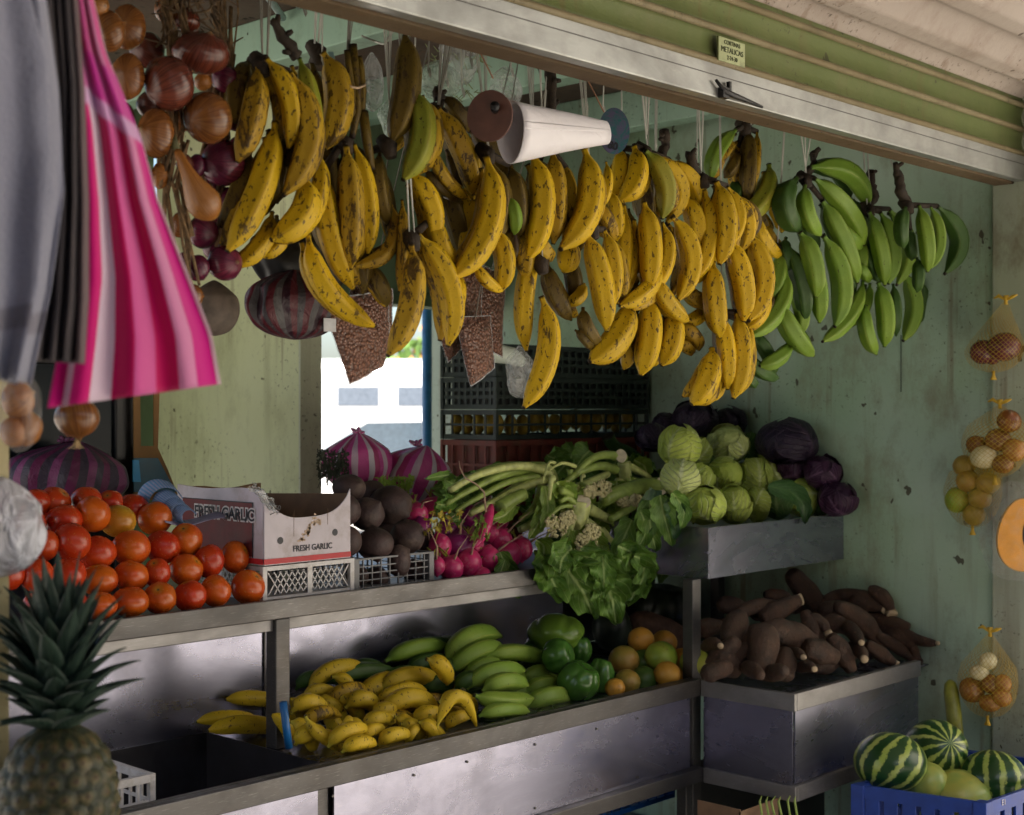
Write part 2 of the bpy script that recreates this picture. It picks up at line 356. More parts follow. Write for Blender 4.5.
# dark sunk bin at the near end of the lower tray
m = MB(); zb = H2-.17
m.span(LX0,1.749,2.136,2.14,zb,H2+.004); m.span(LX0,1.749,2.552,2.556,zb,H2+.004); m.span(LX0,1.745,2.141,2.551,zb-.004,zb); m.span(1.7452,1.7492,2.141,2.551,zb-.004,H2+.005)
obj('sunk_bin', m, M['bin'], dc, smooth=False)
obj('bin_handle', MB().tube([P(289,748,2.20),P(283,702,2.20)],.0075,10), simple('blue_plastic',(.01,.12,.35),.4), dc)

# ---- display fridge, back left ----
fr = empty('display_fridge', (1.6,3.0,0), 'dark glass fronted drinks fridge standing behind the tomatoes', 'fridge')
fa = P(12,500,3.0).x; fb = P(134,500,3.0).x
obj('cabinet', MB().span(fa-.12,fb-.004,3.09,3.36,.3,EYE+.16), M['black'], fr, smooth=False)
nt = NT('dark_fridge_glass'); nt.out((.012,.018,.024), .22, 0, .12); 
obj('glass_door', MB().span(fa-.10,fb-.05,3.012,3.018,.35,EYE+.10), nt.m, fr, smooth=False)
obj('door_frame', MB().span(fb-.049,fb-.0,3.0,3.085,.3,EYE+.14).span(fa-.12,fb-.05,3.0,3.085,EYE+.101,EYE+.14), M['black'], fr, smooth=False, bevel=.004)

# added unseen light blockers: wall by the near end, house across the road
obj('light_blocking_wall', MB().span(-1.3,-1.15,-3.2,1.598,0,3.2), wall_mat('blocking_wall_paint',(.10,.09,.08),(.13,.11,.10),(.1,.09,.07),.6,.8), smooth=False, label='unseen wall beside the pavement, added to block light from the near side', cat='wall')
hw = empty('sky_blocking_house', (2,-9,0), 'unseen two storey house across the road, added to block low sky light', 'house')
hb = obj('wall', MB().span(-12,5.5,-12,-9,0,5.5), wall_mat('house_wall_paint',(.30,.24,.19),(.26,.22,.18),(.15,.12,.1),.5,.9), hw, smooth=False)
for x in (-9,-6,-3,0,3): obj('window', MB().span(x,x+1.1,-8.99,-8.96,1.0,2.2), M['black'], hb, smooth=False)
obj('roof', MB().span(-12.2,5.7,-12.2,-8.7,5.5,5.7), M['ceil'], hw, smooth=False)

ww = wall_mat('whitewash',(.78,.75,.68),(.72,.70,.62),(.5,.45,.38),.4,.9)
nb = empty('reflector_house', (6.2,-3,0), 'unseen whitewashed house added past the jamb to bounce sunlight onto the stall', 'house')  # unseen white house added as a reflector for sunlight from the right
nbw = obj('wall', MB().span(6.0,10,-9.5,.6,0,5.6), ww, nb, smooth=False)
for y in (-8,-5.6,-3.2): obj('window', MB().span(5.97,5.995,y,y+.9,1.1,2.2), M['black'], nbw, smooth=False)
# ======================= LONG FRUIT (plantains, bananas) ============================
PROF = [(0,.26),(.03,.22),(.06,.24),(.10,.40),(.15,.66),(.21,.84),(.29,.94),(.4,.99),(.52,1.0),(.64,.98),(.74,.93),(.82,.82),(.89,.62),(.94,.38),(.975,.22),(1,.17)]
def long_fruit(name, e, Y, m, parent=None, prof=PROF, ridge=.12, tuck=.014, n=20, curved=.0, **kw):
    x0,y0,x1,y1,w,b,dy = e[:7]
    if w>12 and name=='fruit': b = b*1.2+(1.5 if b>0 else -1.5); x1 += (x1-x0)*.05; y1 += (y1-y0)*.05
    dx,dyy = x1-x0,y1-y0; L = math.hypot(dx,dyy) or 1; nx,ny = dyy/L,-dx/L
    pts = []; rad = []; jit = R.uniform(-.25,.25)
    for t,r in prof:
        k = 4*t*(1-t)*(1+jit*(t-.5)); px = x0+dx*t+nx*b*k; py = y0+dyy*t+ny*b*k
        p = P(px, py, Y+dy-tuck*math.sin(math.pi*t)); pts.append(p)
        rad.append(max(.002, w*.515*r/F*depth(p)))
    mb = MB().tube(pts, rad, n, ridge)
    return obj(name, mb, m, parent, org=pts[0], **kw)
KEY = {'y':'ban_y','b':'ban_b','o':'ban_o','yg':'ban_yg','g':'ban_g','d':'ban_d','t':'ban_t','tg':'ban_tg'}
RAILZ = EYE+.80
def bunch(label, crown, Y, fruits, stem=None, strings=((0,0),), knob=True, group='plantain bunches hanging from the rail', strc='string'):
    c = P(crown[0], crown[1], Y)
    b = empty('plantain_bunch', c, label, 'plantains', group)
    mb = MB()
    if stem:
        pts = [P(x,y,Y+.01) for x,y in stem]
        rr = [.0105*(1+.35*R.uniform(-1,1)) for _ in pts]; rr[0] *= .8
        pts2=[];r2=[]
        for i in range(len(pts)-1):
            for k in range(4):
                q = pts[i].lerp(pts[i+1],k/4)+Vector([R.uniform(-.002,.002) for _ in range(3)]); pts2.append(q); r2.append(rr[i]*(1-k/4)+rr[i+1]*k/4+R.uniform(-.0015,.0025))
        pts2.append(pts[-1]); r2.append(rr[-1]); mb.tube(pts2, r2, 9)
        for k in range(3):
            i = R.randrange(1,len(pts2)-1); d = Vector((R.uniform(-1,1),R.uniform(-.6,.2),R.uniform(-.2,1))).normalized()
            mb.tube([pts2[i],pts2[i]+d*.014,pts2[i]+d*.02],[.006,.005,.0035],7)
    # short stub of stalk that every finger grows from
    mb.tube([c+Vector((0,.02,.012)),c+Vector((0,.0,-.004)),c+Vector((0,-.006,-.022))],[.011,.016,.010],9)
    for e in fruits:
        if math.hypot(e[0]-crown[0],e[1]-crown[1])<34:
            mb.tube([c+Vector((0,.004,0)), P(e[0],e[1],Y+e[6]+.003)],[.008,.0065],7)
    obj('stalk', mb, M['stalk'], b)
    green = sum(1 for e in fruits if e[7] in 'gd')*2 > len(fruits)
    for i,e in enumerate(fruits):
        long_fruit('fruit', e, Y, M[KEY[e[7]]], b)
        if len(fruits) > 3 and not green and (i%2) and e[4] > 13 and math.hypot(e[2]-e[0],e[3]-e[1]) > 36:
            j = R.uniform(-9,9); long_fruit('fruit', (e[0]+j,e[1]+8,e[2]+j*1.4,e[1]+(e[3]-e[1])*.95,e[4]*.92,e[5]+R.uniform(-3,3),e[6]+.035), Y, M['ban_b'], b)
        if len(fruits) > 5 and (i%2 == 0) and e[4] > 14 and math.hypot(e[2]-e[0],e[3]-e[1]) > 40:   # darker fingers at the back of the hand, standing in for gap shade
            j = R.uniform(-10,10); L = .78
            if not green: long_fruit('fruit', (e[0]-j*.7,e[1]+12,e[0]+(e[2]-e[0])*.93-j*1.2,e[1]+(e[3]-e[1])*.93+4,e[4]*.9,e[5],e[6]+.03), Y, M['ban_b'], b)
            long_fruit('fruit', (e[0]+j*.5,e[1]+4,e[0]+(e[2]-e[0])*L+j,e[1]+(e[3]-e[1])*L,e[4]*.95,e[5],e[6]+.055), Y, M['ban_d' if green else 'ban_o'], b)
    ms = MB()
    for ox,oz in strings:
        top = Vector((c.x+ox, 1.85, RAILZ)); s0 = c+Vector((R.uniform(-.01,.01),0,.004+oz))
        mid = s0.lerp(top,.5)+Vector((R.uniform(-.004,.004),0,0))
        ms.tube([s0,mid,top],.0016,6)
        ms.tube([s0+Vector((.002,.002,0)),mid+Vector((.006,.001,0)),top+Vector((.004,0,0))],.0010,5)
    obj('string', ms, M[strc], b)
    return b

bunch('blotched plantain bunch nearest the onions with a thick curved finger in front',(262,62),1.83,[
 (258,66,238,158,25,3,0,'b'),(266,58,287,145,20,10,-.02,'y'),(275,122,229,246,27,6,.0,'y'),(250,150,222,224,20,2,.04,'o'),
 (289,72,283,190,26,19,-.03,'b'),(299,58,315,150,19,2,.02,'yg'),(303,175,272,237,28,13,-.02,'y'),(318,150,284,240,19,13,.02,'y'),
 (272,212,238,264,18,6,.03,'y'),(286,228,262,255,15,3,.04,'y'),(250,60,236,120,22,-4,.05,'o'),(268,130,276,200,22,3,.05,'o')],
 stem=[(272,20),(283,36),(297,56)], strings=((.0,0),(.03,0)), strc='string_d')
bunch('brown streaked plantain hand under a cut stalk tied with a rubber band',(345,142),1.86,[
 (346,146,350,264,25,1,-.025,'b'),(354,144,367,250,18,5,-.01,'y'),(325,168,352,284,24,-7,.0,'y'),(308,234,372,322,22,-13,-.01,'y'),
 (391,203,355,263,15,17,-.01,'b'),(327,142,332,216,20,-1,.03,'o'),(364,265,386,304,17,2,.05,'o'),(357,205,362,290,18,1,.05,'o'),(372,160,388,235,15,4,.04,'o'),(338,236,364,290,14,2,.05,'o')],
 strings=((0,.11),(.02,.11)), strc='string_d')
bunch('single large plantain with one fat curved finger standing beside the cut stalk',(318,50),1.88,[
 (322,52,324,145,28,12,-.02,'b'),(312,62,318,180,24,2,.04,'o'),(330,140,334,205,18,0,.03,'o')], strings=((0,0),(-.03,0)))
bunch('dark olive plantain bunch with one finger pointing straight up in front of the beam',(389,145),1.83,[
 (390,146,404,40,27,-6,.0,'o'),(413,88,403,176,25,11,-.02,'yg'),(410,172,431,241,21,8,-.01,'y'),(402,200,399,292,12,2,.0,'b'),
 (380,150,392,225,16,-4,.03,'o'),(368,152,378,212,13,-3,.04,'o')], strings=((.02,.09),(-.01,.05)))
bunch('pair of long freckled plantains hanging low and knotted with white string',(412,238),1.80,[
 (411,244,388,351,24,9,-.02,'b'),(417,234,446,342,24,14,.0,'y'),(436,215,457,268,19,-4,.02,'y'),(457,268,442,330,15,5,.03,'y')],
 strings=((0,0),(.005,0)), knob=False)
bunch('split skinned plantain bunch hanging behind the brown disc of the white cone',(440,112),1.86,[
 (438,108,473,196,22,5,-.02,'b'),(429,140,469,197,13,-6,-.02,'b'),(424,168,462,202,12,-3,.0,'o'),(446,150,458,190,14,2,.02,'o'),
 (442,96,467,130,15,2,.02,'o'),(440,180,464,256,22,2,.04,'o'),(468,180,463,256,23,2,.03,'y'),(470,130,500,180,24,4,.04,'o')],
 stem=[(437,88),(440,100)], strings=((0,0),(.05,0),(.025,0)), strc='string_d')
bunch('freckled plantain bunch with one long finger sweeping down below the brown disc',(487,152),1.80,[
 (486,156,452,274,26,17,-.02,'y'),(476,262,503,291,12,-5,.0,'y'),(493,228,499,289,20,6,.0,'y'),(510,165,517,236,22,2,.03,'o'),(507,196,514,233,14,2,.01,'g'),
 (519,234,523,276,19,2,.03,'b'),(505,225,510,262,16,3,.04,'o')], strings=((0,0),(.04,0)))
bunch('plantain bunch under the white cone with brown bruised fingertips',(545,142),1.82,[
 (531,152,527,256,25,10,-.015,'y'),(552,150,553,240,21,2,.0,'b'),(566,168,571,222,12,3,.02,'y'),(584,148,561,245,26,14,-.03,'y'),
 (606,162,601,208,10,4,.0,'y'),(597,205,613,239,14,2,.0,'b'),(609,190,616,239,15,2,.02,'y'),(537,233,552,257,18,-2,.01,'b'),
 (566,238,563,271,22,2,.02,'y'),(540,160,545,240,20,1,.05,'o'),(572,190,578,250,18,2,.05,'o')],
 stem=[(549,58),(551,80),(550,108),(548,130)], strings=((.01,.05),(.06,0)))
bunch('slim freckled plantain hanging behind the lone one with a dark tip',(536,236),1.84,[
 (538,238,527,346,19,-5,.0,'y'),(547,262,570,317,19,-3,.03,'o'),(566,256,573,302,17,2,.05,'o'),(584,284,568,303,13,2,.03,'y')], strings=((0,0),))
bunch('lone plantain dangling lowest from a dark stalk in front of the green crates',(541,262),1.80,[
 (541,296,524,403,22,12,.0,'y')], strings=((0,0),))
bunch('two finger plantain hand hanging below the bruised bunch',(592,228),1.80,[
 (586,232,606,327,23,3,-.02,'y'),(604,230,609,306,18,5,.0,'y'),(583,308,600,342,15,-3,.05,'o'),(575,330,592,350,10,2,.06,'o')], strings=((0,0),(.02,0)))
bunch('big ripe plantain bunch with one green streaked finger near its top',(645,150),1.85,[
 (620,148,613,196,17,2,.02,'y'),(634,146,620,199,22,7,-.01,'y'),(645,150,661,216,20,9,-.02,'yg'),(651,154,665,221,18,17,.005,'y'),
 (669,160,698,218,17,9,.0,'y'),(684,196,692,253,21,6,-.01,'y'),(644,202,648,286,22,3,-.045,'y'),(662,222,649,290,15,9,-.02,'y'),
 (660,263,621,304,17,6,-.03,'y'),(672,216,677,297,22,13,-.03,'y'),(624,205,618,300,15,2,.0,'y'),(634,220,614,301,17,5,.01,'y'),
 (640,170,646,230,18,1,.04,'o')],
 stem=[(664,130),(666,146),(660,160)], strings=((0,.02),(.03,.03),(-.03,0)))
bunch('plump ripe plantain hand hanging over the dark green crates',(650,290),1.87,[
 (629,300,591,359,27,7,-.02,'y'),(633,316,637,356,17,2,.02,'y'),(648,295,641,372,24,3,-.02,'y'),(669,308,661,363,23,5,-.01,'y'),
 (655,276,687,319,17,-3,-.04,'y'),(622,338,623,368,14,3,.03,'b'),(655,345,653,366,11,2,.03,'y'),(684,285,713,304,16,-3,.0,'b'),
 (708,303,683,321,14,3,.02,'y'),(678,325,698,349,16,3,.02,'b'),(678,342,692,354,12,2,.03,'b')], strings=((0,0),))
bunch('bright ripe plantain cluster beside the green bunches, tallest of the yellow ones',(703,178),1.82,[
 (716,181,719,261,23,6,-.03,'y'),(727,186,723,247,14,11,-.015,'y'),(734,195,741,249,15,8,.0,'y'),(704,190,694,277,19,8,.0,'y'),
 (728,238,743,318,22,5,-.02,'y'),(748,232,748,317,23,12,-.015,'y'),(765,288,748,326,15,4,.0,'y'),(712,248,706,266,12,2,.02,'y'),
 (713,262,720,334,22,0,-.01,'y'),(705,245,693,282,15,2,.02,'y'),(703,200,712,250,18,1,.04,'o')],
 stem=[(690,152),(692,166),(700,178)], strings=((.02,0),(.05,0)))
bunch('lowest ripe plantain hand whose fingers nearly reach the dark cabbages',(722,312),1.84,[
 (719,313,727,386,18,2,-.01,'y'),(736,312,733,395,21,5,-.02,'y'),(712,348,692,402,24,4,.0,'y'),(704,358,683,395,13,3,.02,'b'),
 (722,378,707,397,13,2,.03,'y'),(746,323,746,360,11,3,.0,'y')], strings=((0,0),))
bunch('mixed plantain hand with one bright green finger high under the shutter',(745,126),1.90,[
 (736,130,712,178,16,-5,-.01,'g'),(748,128,745,201,17,1,.0,'o'),(757,132,752,190,11,1,-.01,'b'),(769,164,741,216,20,8,-.02,'yg'),
 (768,204,781,231,14,3,.02,'y'),(756,213,781,256,15,-4,-.02,'y'),(738,152,724,178,12,2,.02,'o'),(742,200,762,235,16,3,.03,'o'),(735,180,728,205,16,2,.03,'d')],
 stem=[(741,113),(750,115),(755,120),(746,124)], strings=((-.04,0),(.06,-.03)))
bunch('large green plantain bunch hanging from two white strings',(806,178),1.84,[
 (797,178,801,229,22,-12,.0,'d'),(805,185,820,233,17,-4,-.02,'g'),(809,168,866,207,20,14,.0,'g'),(814,178,862,242,19,5,-.02,'g'),
 (822,200,856,279,19,2,-.015,'g'),(800,232,815,294,20,4,-.02,'g'),(823,235,834,323,21,10,-.02,'g'),(812,258,819,320,17,2,.0,'g'),
 (788,245,804,318,19,3,.02,'d'),(838,223,862,244,17,-2,.0,'g'),(857,238,857,274,14,3,.01,'g'),(857,263,869,282,11,1,.0,'g'),
 (863,281,824,339,15,6,.0,'g'),(870,284,850,326,12,5,.01,'g'),(849,196,863,262,15,5,.02,'d'),(786,238,792,272,14,-2,.04,'d'),(842,255,846,300,18,2,.04,'d'),(800,215,812,250,20,1,.05,'d')],
 stem=[(814,152),(814,162),(808,176)], strings=((-.04,0),(.07,.01),(.0,0)))
bunch('green plantain hand hanging lowest with crossed fingers',(777,248),1.88,[
 (778,250,762,302,16,6,.0,'g'),(786,270,751,334,17,9,-.02,'g'),(779,302,812,353,20,-3,-.03,'g'),(790,290,797,334,15,6,.0,'g'),
 (791,342,761,365,15,3,-.01,'g'),(752,333,774,372,14,2,.02,'d'),(747,354,777,377,14,-3,.02,'d'),(744,374,756,386,11,0,.03,'d')],
 strings=((0,0),))
bunch('green plantain hand on a knobbly forked stalk second from the side wall',(869,208),1.82,[
 (869,211,884,282,17,2,-.02,'g'),(880,212,888,281,17,6,-.01,'g'),(889,209,896,282,16,12,.01,'g'),(868,238,880,280,14,-2,.02,'d'),
 (878,282,884,344,18,3,-.02,'g'),(866,306,876,352,15,-3,.0,'g'),(902,272,903,338,17,9,.01,'g'),(893,284,896,336,11,2,.02,'d')],
 stem=[(871,170),(871,184),(873,196),(870,208)], strings=((0,0),(.03,0)))
bunch('dark green plantain hand farthest along the rail beside the side wall',(908,205),1.72,[
 (906,207,904,246,14,-2,.0,'d'),(919,205,927,269,16,2,-.02,'g'),(930,206,930,266,13,7,-.01,'g'),(937,206,944,271,18,14,.0,'d'),(917,258,917,292,12,2,.01,'d'),(910,230,912,260,12,0,.03,'d')],
 stem=[(895,163),(899,176),(900,190),(908,204)], strings=((.02,0),))
# cut stalk standing above the brown streaked hand
cs = empty('cut_stalk', P(356,110,1.85), 'upright cut plantain stalk bound with a pale rubber band', 'stalk')
mb = MB()
for dx,w in ((-6,9),(0,11),(6,9)):
    mb.tube([P(353+dx,44+abs(dx)+ (6 if dx>0 else 0),1.85),P(355+dx,70,1.85),P(357+dx*.9,90,1.85),P(357+dx*.8,112,1.85),P(352+dx*2.4,138,1.85)],[w*.0006,w*.0007,w*.00075,w*.0007,w*.0005],9)
obj('stalk', mb, M['ban_o'], cs)
mb = MB().tube([P(347,84,1.834),P(352,87,1.829),P(358,88,1.829),P(365,85,1.834),P(365,83,1.86),P(347,82,1.862),P(347,84,1.834)],.0022,6)
obj('rubber_band', mb, simple('pale_rubber',(.5,.36,.24),.6), cs)
mb = MB().tube([P(363,112,1.85),P(366,135,1.84),P(372,170,1.84)],[.009,.009,.006],8); obj('stalk_stub', mb, M['ban_o'], cs)

# extra loose strings on the rail
LS = [(303,8,-40),(322,60,0),(405,10,-2),(428,70,4),(446,80,2),(462,90,-3),(586,105,8),(603,108,0),(622,140,4),(648,150,-8),(655,142,7),(697,170,-2),(470,60,3),(511,70,0),(530,80,2),(672,90,-2),(415,60,3)]
for i,(x,y1,sl) in enumerate(LS):
    a = P(x,y1,1.86); b = Vector((a.x+R.uniform(-.01,.01),1.85,RAILZ))
    mb = MB().tube([a,a.lerp(b,.4)+Vector((R.uniform(-.004,.004),.003,0)),b],.0014,5)
    mb.tube([a,a+Vector((.006,0,-.012)),a+Vector((.011,.004,-.006)),a+Vector((.004,0,.004))],.0014,5)
    obj('loose_string', mb, M['string' if i%3 else 'string_d'], label='limp loose end of pale string hanging from the rail among the plantains', cat='string', group='loose strings on the rail')

# ======================= TABLE BANANAS ==============================================
def hand(label, Y0, items, cat='bananas', name='banana_hand', group='banana hands on the lower tray', crown=None):
    e0 = items[0]; c = P(*(crown or (e0[0],e0[1])), Y0); b = empty(name, c, label, cat, group)
    mb = MB(); mb.tube([c+Vector((-.008,0,-.004)),c,c+Vector((.006,.0,.006))],[.006,.009,.006],7)
    if crown: obj('stalk', mb, M['stalk_g'], b)
    for e in items: long_fruit('fruit', e[:5]+(e[5]*1.35,)+e[6:], 0, M[KEY[e[7]]], b, ridge=.06)
    return b
hand('small yellow bananas with black tips lying beside the dark bin',2.4,[(285,706,228,700,15,-2,2.54,'t'),(262,722,199,722,14,-2,2.50,'t'),(283,730,211,731,18,-3,2.46,'t'),(300,712,270,708,14,2,2.5,'t'),(290,745,272,716,14,-3,2.32,'t'),(306,735,290,700,15,-3,2.38,'t')])
hand('yellow bananas heaped against the back sheet next to the blue handle',2.45,[(307,692,364,671,17,7,2.49,'t'),(302,697,337,698,13,4,2.44,'t'),(331,677,347,698,13,5,2.45,'t'),(312,703,339,728,19,6,2.40,'t'),(334,698,357,722,16,5,2.38,'t'),(322,712,330,740,16,4,2.34,'t')])
hand('four arched yellow bananas on top of the yellow heap',2.4,[(354,710,393,677,21,2,2.43,'t'),(378,692,440,684,18,7,2.40,'t'),(374,706,424,691,14,4,2.36,'t'),(380,719,436,711,20,10,2.31,'t')])
hand('lone orange yellow banana lying on the green hands',2.3,[(426,659,446,684,17,4,2.33,'t')])
hand('small yellow banana curled like a cup beside the blue handle',2.2,[(305,715,348,726,13,-9,2.22,'t'),(340,731,349,716,11,-2,2.21,'t')])
hand('yellow bananas spilling over the rail, black end facing out',2.2,[(328,748,367,730,16,4,2.19,'t'),(342,753,375,745,15,3,2.16,'t'),(300,730,310,750,16,3,2.26,'t'),(315,738,338,750,16,3,2.22,'t'),(345,722,358,740,15,3,2.25,'t'),(290,722,306,742,15,3,2.27,'t')])
hand('stubby yellow bananas in the middle of the rail edge',2.2,[(378,746,409,736,15,3,2.17,'t'),(394,717,412,740,15,3,2.22,'t'),(363,730,392,722,15,4,2.24,'t'),(360,740,384,732,14,3,2.20,'t'),(408,745,420,726,11,3,2.18,'t'),(372,715,396,712,14,2,2.30,'t')])
hand('pale yellow banana hand arching like a hook at the front of the tray',2.15,[(436,730,475,729,13,20,2.15,'t'),(414,724,441,716,17,3,2.26,'t'),(438,703,475,711,16,5,2.26,'t'),(446,730,470,718,13,3,2.2,'t'),(418,722,431,740,13,3,2.17,'t'),(430,715,445,735,14,-3,2.2,'t'),(400,724,420,740,15,3,2.2,'t')])
hand('green banana hand lying highest against the back sheet',2.4,[(446,668,499,638,21,9,2.44,'tg'),(449,675,502,649,19,5,2.40,'tg'),(430,682,462,668,18,3,2.42,'d')],crown=(446,672))
hand('fanned green banana hand in the middle of the tray, six fingers stacked',2.3,[(484,657,550,663,16,4,2.38,'tg'),(465,682,501,665,15,4,2.37,'tg'),(466,690,522,672,19,5,2.31,'tg'),(482,692,526,686,18,4,2.26,'tg'),(474,695,531,698,18,-2,2.21,'tg'),(478,717,527,712,15,2,2.18,'tg'),(455,690,482,682,17,3,2.33,'d')],crown=(462,692))
hand('bright green banana trio stacked beside the ribbed squashes',2.3,[(521,682,560,675,16,3,2.36,'tg'),(524,692,567,689,17,3,2.30,'tg'),(524,709,571,699,19,4,2.24,'tg'),(515,700,540,695,14,2,2.32,'tg')])
hand('long dark green plantains lying along the back of the lower tray',2.48,[(322,684,398,678,18,5,2.49,'d'),(384,662,447,649,17,4,2.49,'g'),(395,654,462,650,15,4,2.51,'d'),(425,650,470,648,14,3,2.52,'d'),(366,690,420,672,16,2,2.47,'d'),(405,672,450,664,18,3,2.47,'d'),(420,692,452,688,20,3,2.40,'d'),(296,690,325,678,14,3,2.52,'d'),(352,668,384,673,15,2,2.51,'d'),(500,655,520,662,16,2,2.5,'d')],name='plantain_hand',cat='plantains')

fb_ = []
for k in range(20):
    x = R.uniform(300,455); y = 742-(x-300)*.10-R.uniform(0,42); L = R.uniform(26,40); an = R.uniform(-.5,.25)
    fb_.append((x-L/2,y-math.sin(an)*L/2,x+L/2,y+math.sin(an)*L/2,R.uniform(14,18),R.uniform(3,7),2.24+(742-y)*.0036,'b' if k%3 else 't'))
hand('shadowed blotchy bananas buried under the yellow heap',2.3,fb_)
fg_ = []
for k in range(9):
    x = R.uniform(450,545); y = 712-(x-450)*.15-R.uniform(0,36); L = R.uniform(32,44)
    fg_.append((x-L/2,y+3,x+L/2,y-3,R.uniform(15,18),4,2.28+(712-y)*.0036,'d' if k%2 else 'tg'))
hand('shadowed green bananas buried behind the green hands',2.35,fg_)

# ======================= ROUND PRODUCE ==============================================
def sphere(n=20, m=14, fn=None):
    mb = MB(); prof = [(math.sin(math.pi*(i+.02)/(m+.04)), -math.cos(math.pi*(i+.02)/(m+.04))) for i in range(m+1)]
    return mb.lathe(prof, n, None, fn)
def rnd_rot(tilt=math.pi): return Euler((R.uniform(-tilt,tilt),R.uniform(-tilt,tilt),R.uniform(-math.pi,math.pi))).to_matrix()
def round_item(name, px, py, rx, ry, Y, m, shape, rot=None, parent=None, X=None, **kw):
    c = PX(px,py,X) if X is not None else P(px,py,Y); d = depth(c)/F
    if c.x+rx*d > WX-.006 and X is None and px > 700: c = PX(px,py,WX-.006-rx*d); d = depth(c)/F
    rot = rot if rot is not None else rnd_rot()
    src = shape(); mb = MB()
    sx, sz = rx*d, ry*d; vs = []
    for p in src.v:
        q = rot @ p; vs.append(c+Vector((q.x*sx, q.y*sx, q.z*sz)))
    mb.add(vs, src.f, src.t, src.a); mb.hard = src.hard
    return obj(name, mb, m, parent, **kw)
def tomato_shape():
    lob = R.choice((4,5,6)); am = R.uniform(.01,.035); sd = R.random()*9
    def f(q, ph, t):
        r = 1+am*math.cos(lob*ph+sd)*math.sin(math.pi*t)**.5
        z = q.z*(.97)
        if t > .85: z -= .14*((t-.85)/.15)**1.3
        return Vector((q.x*r, q.y*r, z))
    return sphere(26, 18, f)
def fruit_shape():
    sd = R.random()*50
    def f(q, ph, t): return q*(1+.03*mnoise.noise(q*1.6+Vector((sd,0,0)))+.012*mnoise.noise(q*4+Vector((sd,0,0))))
    return sphere(24, 18, f)
def onion_shape():
    sd = R.random()*50
    def f(q, ph, t):
        r = 1+.05*mnoise.noise(q*1.5+Vector((sd,0,0)))+.012*math.cos(9*ph+sd)
        z = q.z*.93
        if t > .92: z += ((t-.92)/.08)**1.6*.22; r *= 1-.15*(t-.92)/.08
        if t < .07: z -= (.07-t)/.07*.08
        return Vector((q.x*r, q.y*r, z))
    return sphere(26, 20, f)
ORD = ['first','second','third','fourth','fifth','sixth','seventh','eighth','ninth','tenth','eleventh','twelfth','thirteenth','fourteenth','fifteenth','sixteenth','seventeenth','eighteenth','nineteenth','twentieth']

def tomato_mat(name, c1, c2):
    n = NT(name); t = n.attr('t'); n.vec()
    c = n.mix(n.ramp(n.noise(14, 2), [(.38, 0), (.68, 1)]), c1, c2)
    c = n.mix(n.math('MULTIPLY', n.rnd, .35), c, tuple(k*.55 for k in c1))
    c = n.mix(n.ramp(t, [(.86, 0), (.97, .55)]), c, (.5, .28, .03))
    c = n.mix(n.ramp(t, [(.965, 0), (.985, 1)]), c, (.10, .07, .03))
    c = n.mix(n.ramp(n.noise(260, 2), [(.66, 0), (.72, .5)]), c, (.6, .4, .12))
    return n.out(c, n.math('ADD', n.math('MULTIPLY', n.noise(30), .2), .16), 0, .5)
MT = {'r': tomato_mat('red_tomato_skin',(.46,.026,.006),(.52,.065,.008)), 'o': tomato_mat('orange_tomato_skin',(.58,.12,.008),(.52,.06,.008)), 'y': tomato_mat('yellow_tomato_skin',(.55,.30,.02),(.48,.15,.02))}
rows = [
 [(40,606,17,13,'r'),(69,602,17,14,'r'),(100,606,17,12,'o'),(130,602,19,13,'o'),(160,598,16,14,'o'),(190,596,16,14,'r'),(216,591,15,14,'o'),(248,587,17,15,'o')],
 [(8,575,16,14,'r'),(36,575,17,15,'r'),(68,575,18,15,'r'),(99,580,19,14,'o'),(131,576,17,14,'o'),(157,573,13,13,'r'),(186,570,17,14,'o'),(209,561,15,15,'r'),(235,557,14,14,'o')],
 [(14,548,16,14,'r'),(44,545,15,14,'r'),(72,542,19,17,'r'),(97,553,19,15,'r'),(131,548,19,16,'o'),(163,547,17,15,'r'),(186,540,16,15,'o')],
 [(30,523,16,14,'r'),(64,520,18,14,'r'),(93,514,17,16,'o'),(118,521,18,14,'y'),(155,518,17,15,'o')],
 [(36,503,15,12,'r'),(54,503,17,14,'r'),(86,500,15,12,'r'),(110,503,13,11,'r'),(133,508,15,12,'r')]]
rn = ['bottom row','second row up','third row up','fourth row up','top back row']
for ri,row in enumerate(rows):
    for k,(x,y,rx,ry,c) in enumerate(row[::-1]):
        cn = {'r':'deep red','o':'orange red','y':'yellow'}[c]
        lab = 'yellow unripe tomato near the top of the pile' if c=='y' else f'{cn} tomato in the {rn[ri]} of the pile, {ORD[k]} from the garlic box'
        round_item('tomato', x, y, rx*.96+1.0, ry*1.05+1.8, 2.385+.047*ri+R.uniform(-.006,.006), MT[c], tomato_shape, rnd_rot(.9), label=lab, cat='tomato', group='tomatoes piled on the upper shelf')

